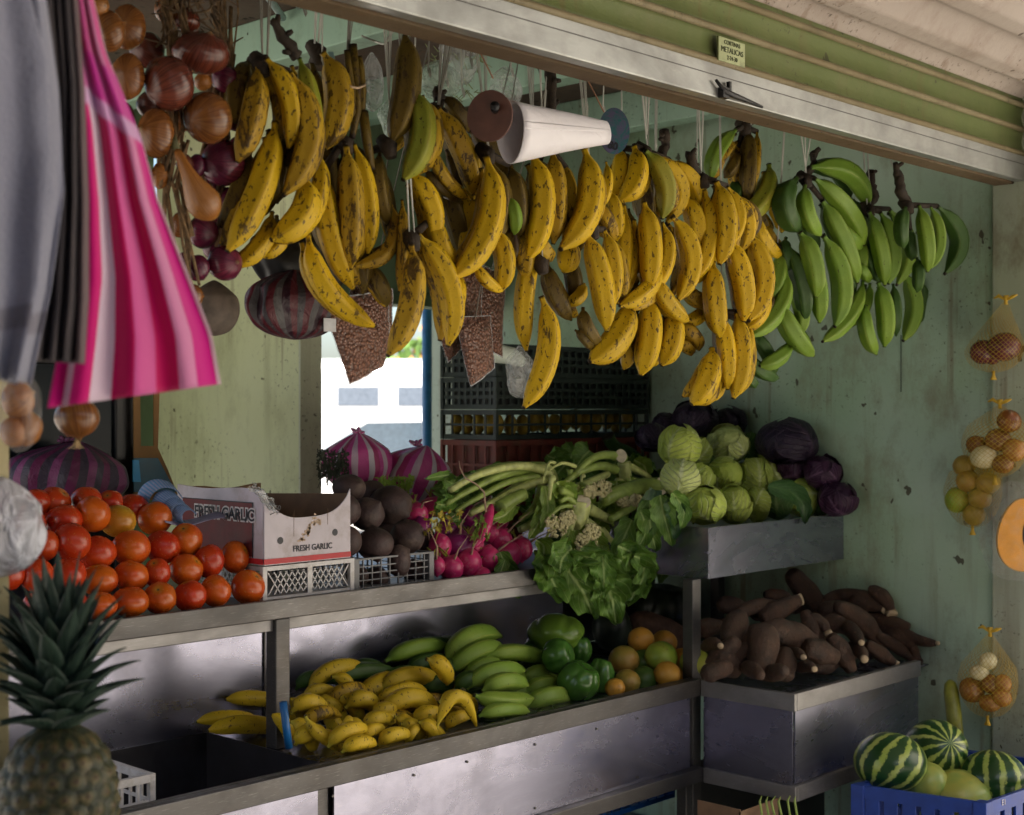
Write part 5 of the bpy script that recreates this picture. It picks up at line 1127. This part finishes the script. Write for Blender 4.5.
for k,(dz,nz,l) in enumerate(((0,2,'black green crate with mangoes inside, resting on the red crate'),(.087,3,'black green crate in the middle of the stack'),(.181,3,'topmost black green crate under the rolled paper'))):
    crate('green_crate',l,(xa+.001*k,2.80+.001*k,zt+dz),XA*(xb-xa),DP,(.085,.092,.092)[k],kg,nx=(10,22,22)[k],ny=(5,9,9)[k],nz=nz,bar=(.007,.010,.010)[k],rim=.014,group='black green crates stacked at the back')
obj('crate_liner', MB().span(xa+.012,xb-.02,2.812,3.01,base+.005,zt-.01), kr, label='dark red lining inside the bottom crate', cat='liner', smooth=False)
obj('crate_liner', MB().span(xa+.03,xb-.02,2.83,3.0,zt+.09,zt+.26), M['black'], label='black liner bulging inside the upper crates', cat='liner', smooth=False)

# ======================= WATERMELON CRATE ===============================================
wm = NT('striped_watermelon_rind'); a=wm.attr('a'); t=wm.attr('t')
w = wm.math('SINE', wm.math('ADD', wm.math('MULTIPLY', a, 12.0), wm.math('MULTIPLY', wm.noise(26,6,rough=.75), 7.0)))
c = wm.mix(wm.ramp(wm.noise(30,4),[(.35,0),(.65,1)]),(.30,.40,.07),(.42,.48,.13)); c = wm.mix(wm.ramp(wm.math('ADD',w,1.0),[(.30,0),(.75,1)]),c,(.015,.06,.015)); wm = wm.out(c,.28,0,.5)
wq = NT('mottled_watermelon_rind'); c = wq.mix(wq.ramp(wq.noise(14,4),[(.4,0),(.6,1)]),(.42,.42,.08),(.25,.36,.08)); wq = wq.out(c,.35,0,.5)
def melon_shape():
    return sphere(48,28,lambda q,ph,t: Vector((q.x*(1+.012*math.cos(10*ph)),q.y*(1+.012*math.cos(10*ph)),q.z)))
for x,y,rx,ry,X,m,l,rot in ((890,762,36,29,3.10,wm,'striped watermelon resting against the cassava tray base',(.35,.5,.2)),(936,748,31,28,3.26,wm,'striped watermelon at the back with its blossom end facing out',(1.15,.0,-.6)),(993,777,33,26,3.30,wm,'striped watermelon under the lowest net bag',(.2,.3,1.2)),
    (958,792,33,22,3.22,wq,'pale mottled watermelon at the front crate rim',(.2,1.3,0)),(926,782,22,20,3.16,wq,'small pale watermelon wedged between the striped ones',(0,0,0))):
    round_item('watermelon',x,y,rx,ry,0,m,melon_shape,Euler(rot).to_matrix(),X=X,label=l,cat='watermelon',group='watermelons in the blue crate')
bl = simple('blue_crate_plastic',(.012,.05,.30),.38,var=.2)
co = PH(985,803,-.885); ex = Vector((.9,-.08,0)).normalized()*.5; ey = Vector((-.20,.98,0)).normalized()*.30
cb = crate('blue_crate','blue crate filled with watermelons',co-UP*.20,ex,ey,.20,bl,nx=10,ny=7,nz=2,bar=.030,rim=.030,post=.03)
tsz = text('E1', co+ex.normalized()*.075-ey.normalized()*.003-UP*.012, .018, ex, UP, whp, cb)
obj('lower_crate', MB().obox(co-UP*.62,ex,ey,UP*.41), M['bin'], label='dark box propping up the blue watermelon crate', cat='box', smooth=False)
long_fruit('hanging_plantain',(951,680,956,738,16,-2,0),1.62,M['ban_d'],label='green plantain propped upright behind the watermelons by the wall',cat='plantain') if False else None
q0=PX(950,680,3.5);q1=PX(957,740,3.46)
obj('green_gourd', MB().tube([q0,q0.lerp(q1,.06),q0.lerp(q1,.2),q0.lerp(q1,.6),q1],[.006,.015,.0195,.020,.018],16,.03), simple('yellow_green_skin',(.26,.27,.035),.4,var=.4), label='long yellow green gourd standing behind the watermelons by the wall', cat='gourd')
# under the counter
crate('blue_crate','bright blue crate on the floor below the citrus',(2.78,2.32,.45),XA*.3,YA*.25,.105,simple('bright_blue_plastic',(.01,.10,.40),.4),group=None)
kb = empty('cardboard_box', PH(770,812,-.93), 'open brown cardboard box of stems under the cassava tray', 'carton'); kc = PH(740,812,-.93)
obj('side_flap', MB().obox(kc-UP*.12,XA*.16,YA*.003,UP*.12), card_i, kb, smooth=False); obj('side_flap', MB().obox(kc-UP*.12,XA*.003,YA*.12,UP*.125), card_i, kb, smooth=False)
mb=MB()
for k in range(6): a=PH(765+k*7,812,-.93); mb.tube([a-UP*.05,a+Vector((R.uniform(-.01,.01),.02,.02)),a+Vector((R.uniform(.0,.02),.02,.03))],[.003,.003,.001],6)
obj('stems', mb, SG, kb)
# small white crate behind the pineapple in the sunk bin
pc = P(108,812,2.16)
crate('white_crate','small white openwork crate standing in the dark sunk bin behind the pineapple',(1.17,2.20,H2-.085),XA*.225,YA*.22,.13,wp,nx=7,ny=6,nz=3,bar=.006,rim=.014,post=.012)

# ======================= PINEAPPLE ======================================================
Yp = 1.52
pa = empty('pineapple', P(62,860,Yp), 'large pineapple with a spiky blue green crown in the near corner', 'pineapple')
cP = P(58,814,Yp); d = depth(cP)/F; n1,n2 = 168,110; RX=56*d; RZ=92*d
def pine(u, v):
    th = u*2*math.pi; z = -1+2*v; r = (max(0,1-abs(z)**2.6))**.5
    A = 16; row = v*11.5; k = (u*A + row*.5)
    fx = (u*A+ .5*(math.floor(row)%2))%1-.5; fy = row%1-.5
    h = 0; 
    # hex fruitlets: distance to nearest of staggered centres
    best=9
    for dr in (-1,0,1):
        rr=math.floor(row)+dr; off=.5*(rr%2); q=((u*A+off)%1)-.5; dd=math.hypot(q*1.0,(row-rr-.5)*.9); best=min(best,dd)
    h = .075*max(0,1-(best/.62)**2.4)+.035*math.exp(-(best/.09)**2)
    return cP+Vector((math.cos(th)*RX*r*(1+h), math.sin(th)*RX*r*(1+h), z*RZ)), best
mb = MB(); vs=[];ts=[];aa=[]
for i in range(n2+1):
    for j in range(n1):
        p,bst = pine(j/n1, .02+.96*i/n2); vs.append(p); ts.append(min(1,bst/.62)); aa.append(i/n2)
mb.add(vs,[(i*n1+j,i*n1+(j+1)%n1,(i+1)*n1+(j+1)%n1,(i+1)*n1+j) for i in range(n2) for j in range(n1)],ts,aa)
pm = NT('pineapple_rind'); t=pm.attr('t'); c=pm.ramp(t,[(0,(.03,.015,.008)),(.14,(.06,.036,.014)),(.3,(.075,.06,.018)),(.58,(.025,.033,.012)),(.78,(.025,.03,.014)),(1,(.008,.008,.005))]); c=pm.mix(pm.ramp(pm.noise(60,5),[(.5,0),(.66,.5)]),c,(.16,.12,.05)); pm.bump(pm.noise(120,4),.5,.004); pm=pm.out(c,.5,0,.4)
obj('fruit_body', mb, pm, pa)
plm = leaf_mat('pineapple_crown_leaf',(.024,.052,.036),(.016,.038,.026),(.06,.095,.07),.45)
top = cP+UP*RZ*.93
for k in range(84):
    fr_k = k/84; az = k*2.399+R.uniform(-.25,.25); el = .58+.95*fr_k**.8; L = (.052+.058*math.sin(min(1,fr_k*1.1)*math.pi*.62))*R.uniform(.85,1.2)*1.08
    h0 = top+UP*(.085*fr_k-.006); dr = Vector((math.cos(az),math.sin(az),0)); W = .0165*(1-.45*fr_k)
    out = dr*math.cos(el)+UP*math.sin(el); mb = MB(); curl = R.uniform(.05,.40)*(1-fr_k*.5)
    side_ = dr.cross(UP)
    def lf(u, v, h0=h0, out=out, side_=side_, L=L, W=W, curl=curl, dr=dr):
        s=(v-.5)*2; wd = W*(1-u)**.6*(1+.5*math.sin(u*math.pi)); c_=h0+dr*.01+out*(L*u)+dr*(L*curl*u*u)-UP*(L*curl*.75*u**2.2)
        return c_+side_*(s*wd)+(UP*math.cos(0)-dr*.5)*(wd*.45*s*s)
    mb.grid(lf, 12, 6); obj('crown_leaf', mb, plm, pa, solid=.001)

# ======================= CLOTHS ==========================================================
def cloth(name, label, L, Rr, Y, m, folds=5, amp=.012, nv=60, nu=40, cat='cloth', dy=0):
    """L and Rr: edge polylines from top to bottom in picture measure, hung at depth Y"""
    def ev(pl, t):
        s=t*(len(pl)-1); i=min(int(s),len(pl)-2); f_=s-i; return (pl[i][0]*(1-f_)+pl[i+1][0]*f_, pl[i][1]*(1-f_)+pl[i+1][1]*f_)
    def fn(u, v):
        a,b_=ev(L,u),ev(Rr,u); x=a[0]*(1-v)+b_[0]*v; y=a[1]*(1-v)+b_[1]*v
        return P(x,y,Y+dy*u+amp*(.4+.6*u)*math.sin(v*folds*2*math.pi+1.3*math.sin(u*2.5))+.012*mnoise.noise(Vector((v*3,u*3,Y))))
    mb=MB().grid(fn,nu,nv); return obj(name, mb, m, solid=.002, label=label, cat=cat)
pt = NT('pink_striped_towel_weave'); a = pt.attr('a'); t=pt.attr('t')
cc = pt.ramp(a,[(0,(.50,.0,.16)),(.08,(.55,.30,.42)),(.12,(.52,.0,.15)),(.23,(.60,.46,.58)),(.36,(.50,.0,.10)),(.49,(.56,.08,.28)),(.62,(.50,.0,.10)),(.76,(.58,.20,.38)),(.86,(.52,.0,.20)),(.975,(.62,.42,.50))],'CONSTANT')
cc = pt.mix(pt.ramp(pt.math('ADD',t,pt.math('MULTIPLY',a,-.07)),[(.235,0),(.24,.85),(.275,.85),(.28,0)]),cc,(.56,.34,.58)); cc = pt.mix(pt.ramp(pt.math('ADD',t,pt.math('MULTIPLY',a,-.07)),[(.0,0),(.14,0),(.145,.9),(.235,.9),(.24,0)]),cc,(.50,.02,.28))
pt.bump(pt.noise(350,3),.2,.002); pt = pt.out(cc,.85,0,.15,sheen=.3)
cloth('striped_towel','hot pink and white striped towel hanging in front of the onions',[(62,-40),(68,40),(76,120),(80,200),(76,280),(60,345),(48,408)],[(84,-40),(104,50),(142,140),(158,200),(186,270),(212,335),(221,384)],1.28,pt,folds=3.2,amp=.010)
lg = NT('light_grey_terry'); cc = lg.mix(lg.noise(9,3),(.19,.195,.26),(.26,.265,.34)); cc=lg.mix(lg.ramp(lg.attr('t'),[(.80,0),(.81,.75),(.86,.75),(.87,0)]),cc,(.12,.11,.14)); lg.bump(lg.noise(220,3),.5,.004); lg=lg.out(cc,.95,0,.1,sheen=.4)
cloth('grey_towel','light grey towel folded over at the very edge of the stall',[(-60,-40),(-60,100),(-50,200),(-40,300),(-30,372)],[(20,-40),(46,60),(50,150),(38,280),(16,384)],1.20,lg,folds=1.6,amp=.012)
cloth('grey_towel','lavender grey towel panel hanging just behind the light grey one',[(20,-40),(30,80),(26,200),(18,300),(0,378)],[(40,-40),(58,90),(64,190),(50,290),(30,384)],1.225,lg,folds=1.2,amp=.01)
dg = NT('dark_pinstripe_cloth'); w = dg.math('SINE', dg.math('MULTIPLY', dg.attr('a'), 90.0)); cc = dg.mix(dg.ramp(w,[(.5,0),(.9,.7)]),(.045,.04,.045),(.13,.11,.11)); cc=dg.mix(dg.ramp(dg.attr('a'),[(.78,0),(.82,1)]),cc,(.14,.105,.11)); dg=dg.out(cc,.9,0,.1)
cloth('dark_towel','dark charcoal pinstriped towel between the grey and the pink ones',[(40,-40),(50,80),(48,200),(38,300),(28,360)],[(74,-40),(84,90),(88,200),(88,300),(84,364)],1.25,dg,folds=4,amp=.008)
obj('towel_rail', MB().tube([(-.4,1.28,EYE+.50),(.9,1.28,EYE+.50)],.01,10), M['rail'], label='metal rod above the frame that the towels hang from', cat='rod')
# wooden post and onions in film at the edge
p0=P(0,500,1.60); obj('door_post', MB().span(p0.x-.03,P(9,500,1.60).x,1.60,1.63,0,EYE+.55), wall_mat('cream_post_paint',(.50,.45,.28),(.42,.38,.22),(.2,.14,.07),.6,.7), smooth=False, label='narrow cream door post beside the pineapple', cat='post')
ob = empty('onion_bag', P(22,380,1.50), 'clear bag of brown onions hanging below the grey towels', 'onions')
for x,y,rx,ry in ((18,400,17,20),(26,428,16,19),(14,432,14,16),(20,378,10,12)): round_item('onion',x,y,rx,ry,1.52,MO['l'],onion_shape,rnd_rot(1),ob)
def film_shell(parent, cx, cy, rx, ry, Y, m, X=None, name='film'):
    c = PX(cx,cy,X) if X else P(cx,cy,Y); dd=depth(c)/F; s=sphere(30,18); mb=MB(); sd=R.random()*50
    mb.add([c+Vector((p.x*rx*dd,p.y*rx*dd,p.z*ry*dd))*(1+.12*mnoise.noise(p*2.5+Vector((sd,0,0)))) for p in s.v],s.f); return obj(name, mb, m, parent)
film_shell(ob,20,410,21,42,1.51,film('thin_onion_film',(.8,.82,.84),.14,.12))

# ======================= NET BAGS ON THE JAMB ==========================================
net_n = NT('yellow_net'); v = net_n.attr('a'); 
w1 = net_n.math('ABSOLUTE', net_n.math('SINE', net_n.math('ADD', net_n.math('MULTIPLY', net_n.attr('a'), 16.0), net_n.math('MULTIPLY', net_n.attr('t'), 50.0))))
w2 = net_n.math('ABSOLUTE', net_n.math('SINE', net_n.math('SUBTRACT', net_n.math('MULTIPLY', net_n.attr('a'), 16.0), net_n.math('MULTIPLY', net_n.attr('t'), 50.0))))
al = net_n.ramp(net_n.math('MINIMUM', w1, w2),[(.07,.75),(.22,.05)]); net_n = net_n.out((.55,.36,.03),.5,0,.3,alpha=al)
tie = simple('yellow_net_tie',(.60,.38,.03),.6,var=.2)
def netbag(label, topxy, items, X, bot, cat='onions'):
    t0 = PX(topxy[0],topxy[1],X); b = empty('net_bag', t0, label, cat, 'net bags on the door jamb')
    for x,y,rx,ry,m,sh,dx in items: round_item('onion' if sh is onion_shape else 'lime',x,y,rx,ry,0,m,sh,rnd_rot(1.2),b,X=X+dx)
    xs=[i[0] for i in items]; ys=[i[1] for i in items]; cx=sum(xs)/len(xs); cy=sum(ys)/len(ys)
    W=(max(xs)-min(xs))/2+items[0][2]+2; Hh=(max(ys)-min(ys))/2+items[0][3]+2
    cc_=PX((max(xs)+min(xs))/2,(max(ys)+min(ys))/2,X); dd=depth(cc_)/F
    prof=[];n=20; mb=MB(); vs=[]
    zt=t0.z; zb_=cc_.z-Hh*dd
    rings=26; nn=36
    for i in range(rings+1):
        t=i/rings; z=zb_+(zt-zb_)*t; k=(z-cc_.z)/(Hh*dd)
        if k<.45: r=W*dd*math.sqrt(max(.004,1-k*k))
        else:
            kk=(z-(cc_.z+.45*Hh*dd))/(zt-(cc_.z+.45*Hh*dd)); r=W*dd*.893*(1-kk)**1.0+.003
        cxx=cc_.lerp(t0,max(0,(z-cc_.z)/(zt-cc_.z))) ; cxx=Vector((cxx.x,cxx.y,z))
        for j in range(nn): ph=2*math.pi*j/nn; vs.append((cxx+Vector((math.cos(ph)*r*.7,math.sin(ph)*r*1.0,0)),t,ph))
    mb.add([q[0] for q in vs],[(i*nn+j,i*nn+(j+1)%nn,(i+1)*nn+(j+1)%nn,(i+1)*nn+j) for i in range(rings) for j in range(nn)],[q[1] for q in vs],[q[2] for q in vs])
    obj('net', mb, net_n, b)
    mk=MB().tube([t0-UP*.012,t0,t0+UP*.012],[.005,.004,.008],8); mk.tube([t0,t0+Vector((0,.02,.012)),t0+Vector((0,.032,.006))],[.003,.005,.002],6); mk.tube([t0,t0+Vector((0,-.018,.008)),t0+Vector((0,-.03,.012))],[.003,.005,.002],6)
    obj('tie', mk, tie, b); mk=MB()
    bt=Vector((cc_.x,cc_.y,zb_)); mk.tube([bt+UP*.006,bt-UP*.006,bt-UP*.018],[.004,.004,.009],8); obj('tie', mk, tie, b)
netbag('net bag with two dark purple onions, highest on the jamb',(1006,300),[(1004,347,17,15,MO['r'],onion_shape,0),(983,352,13,13,MO['r'],onion_shape,0),(992,356,9,9,MO['r'],onion_shape,.01)],3.52,0)
netbag('net bag of mixed brown onions with one white peeled onion in front',(1000,404),[(998,440,13,12,MO['b'],onion_shape,.0),(1009,421,12,12,MO['b'],onion_shape,0),(976,445,10,10,MO['b'],onion_shape,0),(985,457,15,12,MO['w'],onion_shape,-.01),(1014,450,12,12,MO['l'],onion_shape,.0),(1003,464,11,10,MO['b'],onion_shape,-.01)],3.50,0)
netbag('net bag full of yellow green limes hanging under the onion net',(978,452),[(968,481,12,11,MX['v'],fruit_shape,0),(964,466,11,11,MX['v'],fruit_shape,.01),(988,483,12,11,MX['v'],fruit_shape,0),(957,500,12,13,MX['l'],fruit_shape,0),(980,498,12,11,MX['v'],fruit_shape,0),(974,515,11,11,MX['v'],fruit_shape,0)],3.52,0,'limes')
netbag('net bag of golden onions hanging lowest above the watermelons',(990,632),[(972,690,13,13,MO['l'],onion_shape,0),(988,661,9,9,MO['w'],onion_shape,.0),(979,672,10,8,MO['w'],onion_shape,-.01),(991,684,10,10,MO['b'],onion_shape,0),(1003,684,9,10,MO['l'],onion_shape,0),(990,703,11,9,MO['l'],onion_shape,0),(1002,697,10,10,MO['l'],onion_shape,.0)],3.50,0)
# papaya half in film
pp_ = empty('papaya_half', PX(1020,572,3.47), 'orange papaya half wrapped in clear film hanging on the jamb', 'papaya')
c = PX(1023,535,3.47); dd=depth(c)/F; s=sphere(30,20)
nf = Vector((-CT,-ST,0)); 
half=[]; 
for p in s.v:
    w_ = 1.0-.18*p.z; q = RIGHT*(p.x*26*dd*w_)+UP*(p.z*37*dd)+nf*(min(p.y,0.0)*22*dd); half.append(c+q)
mb=MB(); mb.add(half,s.f); obj('rind', mb, simple('papaya_rind',(.40,.22,.03),.5), pp_)
mb=MB(); n=40
ring=[c+RIGHT*(math.cos(2*math.pi*k/n)*25*dd*(1-.18*math.sin(2*math.pi*k/n)))+UP*(math.sin(2*math.pi*k/n)*36*dd)+nf*.0015 for k in range(n)]
mb.add(ring+[c+nf*.003],[(k,(k+1)%n,n) for k in range(n)]); obj('flesh', mb, simple('papaya_flesh',(.72,.30,.015),.4,var=.15), pp_)
sm = simple('papaya_seeds',(.03,.02,.02),.4,var=.6,scale=200,bump=1)
mb=MB(); s_=sphere(16,10); mb.add([c+RIGHT*(p.x*6*dd+5*dd)+UP*(p.z*15*dd)+nf*(.003+p.y*.004) for p in s_.v],s_.f); obj('seeds', mb, sm, pp_)
film_shell(pp_,1015,533,33,50,0,film('thin_wrap_film',(.8,.82,.84),.10,.12),X=3.45)
for k,(x,y) in enumerate(((901,350),)): obj('wall_wire', MB().tube([PX(901,335,WX-.004),PX(901,392,WX-.004)],.0012,5), M['black'], label='thin dark wire running down the green wall below the green plantains', cat='wire')

# ======================= BEHIND THE TOMATOES =============================================
cbx = empty('cardboard_cutout', P(150,470,2.95), 'brown cardboard display with a blue printed front behind the tomatoes', 'cardboard')
def ply(pts, Y, m, nm, th=.004, parent=cbx):
    mb=MB(); n=len(pts); a=[P(x,y,Y) for x,y in pts]; b_=[p+YA*th for p in a]; mb.add(a+b_,[tuple(range(n)),tuple(range(2*n-1,n-1,-1))]+[(k,(k+1)%n,n+(k+1)%n,n+k)[::-1] for k in range(n)]); return obj(nm, mb, m, parent, smooth=False)
ob_ = simple('orange_brown_board',(.30,.16,.05),.7,var=.15)
ply([(134,500),(134,382),(140,381),(141,446),(154,446),(154,378),(160,378),(158,448),(168,470),(180,500)],2.98,ob_,'board')
bp = ply([(134,492),(134,458),(158,458),(176,492)],2.965,simple('blue_print',(.015,.12,.20),.5,var=.2),'blue_print'); ply([(133,482),(133,460),(139,460),(141,482)],2.955,simple('bright_blue_edge',(.02,.35,.75),.5,var=.05),'blue_edge')
text('the\nsun', P(149,476,2.961), .030, XA, UP, card_i, bp, sx=.9) if False else None
bc = empty('blue_paper_cups', P(160,510,2.66), 'nested curls of blue lined netting paper lying on the tomatoes beside the carton', 'paper curls')
bcm = stripe_mat('blue_ribbed_paper',[(.10,.25,.45),(.28,.32,.50)],26,.5)
for k,(x,y,r,l) in enumerate(((158,500,21,34),(166,504,14,30),(173,508,11,28),(181,512,9,26))):
    c = P(x,y,2.56-.02*k); dd=depth(c)/F; axd=(RIGHT*.75-UP*.28+FWD*.2).normalized(); e1_=axd.cross(FWD).normalized(); e2_=axd.cross(e1_)
    def cu(u,v,c=c,r=r,dd=dd): ph=.4+v*4.6; return c+(RIGHT*.7-UP*.35+Vector((-CT,-ST,0))*.5)*(u*.030)+(RIGHT*math.cos(ph)+UP*math.sin(ph))*(r*dd*(1-.15*u))
    obj('paper_curl', MB().grid(cu,4,30), bcm, bc, solid=.0012)
obj('paper_curl', MB().grid(lambda u,v: P(165+60*v,516+4*math.sin(v*5)+6*u,2.52-.03*u),4,20), simple('lilac_paper',(.35,.33,.48),.6), bc, solid=.0012)
mb=MB()
mb.grid(lambda u,v: P(252+22*u+3*math.sin(v*9)+ (2*math.sin(v*20+u*8)),482+22*u+9*v+2*math.sin(u*14),2.36+.010*math.sin(v*7+u*5)),16,12); obj('film_scrap', mb, clear, label='crumpled clear film caught on the corner of the garlic carton', cat='film', solid=.0008)

# ======================= OUTSIDE, BEYOND THE REAR OPENING =================================
vw = simple('white_van_paint',(.55,.55,.55),.3,var=.05); gl = simple('van_glass',(.05,.07,.09),.1); ty = simple('tyre_rubber',(.02,.02,.02),.8)
def gp(px, dist):     # ground point straight out along that picture column
    r = ray(px,408); k = dist/math.hypot(r.x,r.y); return Vector((r.x*k,r.y*k,0))
va = gp(345,19); van = empty('parked_van', va, 'white van parked in the sun beyond the rear opening', 'van')
dr_ = RIGHT; bk = FWD
def vbox(nm, a, w, dpt, z0, z1, m, par, bev=.05): 
    return obj(nm, MB().obox(va+dr_*a[0]+bk*a[1]+UP*z0, dr_*w, bk*dpt, UP*(z1-z0)), m, par, smooth=False, bevel=bev)
body = vbox('body',(-3.2,0),4.6,1.9,.35,2.15,vw,van,.18); hood = vbox('bonnet',(1.4,.05),1.0,1.8,.35,1.25,vw,van,.15)
gl2 = simple('lighter_van_glass',(.09,.11,.14),.3)  # van side windows, slightly lighter than the car glass
for a in (-2.8,-1.9,-1.0,-.1,.7): vbox('window',(a,-.012),.55,.01,1.52,1.78,gl2,body,.004)
for a in (-2.0,1.5):
    q=va+dr_*a+UP*.36; w_=obj('wheel', MB().tube([q-bk*.03,q+bk*.22],.36,24), ty, van, smooth=False); obj('rim', MB().tube([q-bk*.045,q-bk*.028],.2,20), M['rail'], w_, smooth=False)
ca = gp(410,15); car = empty('parked_car', ca, 'white car with a sloping windscreen parked beyond the blue pole', 'car')
prof_=[(-1.9,.35),(-1.9,.8),(-1.2,.95),(-.5,1.42),(.9,1.45),(1.5,1.0),(2.1,.9),(2.15,.35)]
mb=MB(); n=len(prof_); mb.add([ca+dr_*x+UP*z for x,z in prof_]+[ca+dr_*x+UP*z+bk*1.6 for x,z in prof_],[tuple(range(n-1,-1,-1)),tuple(range(n,2*n))]+[(k,(k+1)%n,n+(k+1)%n,n+k) for k in range(n)]); cbod=obj('body', mb, vw, car, smooth=False, bevel=.06)
gp2=[(-1.05,.98),(-.45,1.34),(.8,1.36),(1.2,1.0)]; mb=MB(); mb.add([ca+dr_*x+UP*z-bk*.012 for x,z in gp2]+[ca+dr_*x+UP*z-bk*.002 for x,z in gp2],[(3,2,1,0),(4,5,6,7)]+[(k,(k+1)%4,4+(k+1)%4,4+k) for k in range(4)]); obj('window', mb, gl, cbod, smooth=False)
for a in (-1.2,1.3):
    q=ca+dr_*a+UP*.31; obj('wheel', MB().tube([q-bk*.03,q+bk*.2],.31,24), ty, car, smooth=False)
bpz = P(427,400,3.9); obj('blue_pole', MB().tube([Vector((bpz.x,bpz.y,0)),Vector((bpz.x,bpz.y,2.9))],.0185,16), simple('blue_pole_paint',(.03,.16,.36),.35), label='slim blue pole standing in the rear opening', cat='pole')
# flowering bushes and a wall far behind
hl = MB(); hc = gp(415,34)
def blob_cluster(mb, c, rx, rz, n, s):
    for k in range(n):
        v = Vector((R.gauss(0,1),R.gauss(0,1),R.gauss(0,1))).normalized()*R.random()**.4; p=c+Vector((v.x*rx,v.y*rx,v.z*rz)); rot=rnd_rot(); q=s*R.uniform(.6,1.4)
        mb.add([p+rot@Vector((-q,0,0)),p+rot@Vector((0,-q*.6,0)),p+rot@Vector((q,0,q*.2)),p+rot@Vector((0,q*.6,0))],[(0,1,2,3)])
t1 = empty('flowering_bush', hc, 'sunlit green bush with orange flowers far beyond the van', 'bush')
blob_cluster(hl, hc+UP*1.6, 2.0, 1.5, 1400, .16); obj('foliage', hl, simple('bush_leaf',(.12,.22,.05),.6,var=.5,scale=3), t1, smooth=False)
hf=MB(); blob_cluster(hf, hc+UP*1.9, 2.1, 1.5, 300, .11); obj('flowers', hf, simple('orange_flower',(.55,.2,.05),.6,var=.3,scale=3), t1, smooth=False, kind='stuff'); obj('stem', MB().tube([hc,hc+UP*1.2],.06,8), M['wood'], t1)
obj('far_bank', MB().obox(gp(250,46),(gp(600,46)-gp(250,46)),FWD*2,UP*2.0), wall_mat('sunlit_far_bank',(.5,.42,.3),(.45,.4,.3),(.25,.2,.12),.5,.9,False), kind='structure', smooth=False)

# ======================= SKY, SUN, CAMERA =================================================
w = bpy.data.worlds.new('World'); bpy.context.scene.world = w; w.use_nodes = True; nt = w.node_tree
sky = nt.nodes.new('ShaderNodeTexSky'); sky.sky_type = 'NISHITA'; sky.sun_disc = False
EL, AZ = math.radians(48), math.radians(-150)          # direction the sun stands in: azimuth measured in plan from +X
sd = Vector((math.cos(EL)*math.cos(AZ), math.cos(EL)*math.sin(AZ), math.sin(EL)))
sky.sun_elevation = EL; sky.sun_rotation = math.atan2(sd.x, sd.y); sky.dust_density = 2.5; sky.ozone_density = 1.5
bg = nt.nodes['Background']; nt.links.new(sky.outputs[0], bg.inputs[0]); bg.inputs[1].default_value = .07
sl = bpy.data.lights.new('sun', 'SUN'); sl.energy = 5.0; sl.angle = math.radians(.5); sl.color = (1, .94, .86)
so = bpy.data.objects.new('sun', sl); C.objects.link(so); so.rotation_euler = (-sd).to_track_quat('-Z', 'Y').to_euler(); so.location = (0,-5,8)
cam = bpy.data.cameras.new('camera'); cam.sensor_width = 36; cam.lens = F/1024*36; cam.clip_start = .05; cam.clip_end = 600
cam.dof.use_dof = True; cam.dof.focus_distance = 2.9; cam.dof.aperture_fstop = 5.6
co_ = bpy.data.objects.new('camera', cam); C.objects.link(co_); co_.location = (0,0,EYE); co_.rotation_euler = (math.pi/2, 0, TH-math.pi/2)
sc = bpy.context.scene; sc.camera = co_
sc.view_settings.view_transform = 'Standard'; sc.view_settings.look = 'None'; sc.view_settings.gamma = 1; sc.view_settings.exposure = 1.85
sc.render.engine = 'CYCLES'; sc.cycles.use_denoising = True; sc.cycles.max_bounces = 8; sc.cycles.transparent_max_bounces = 16
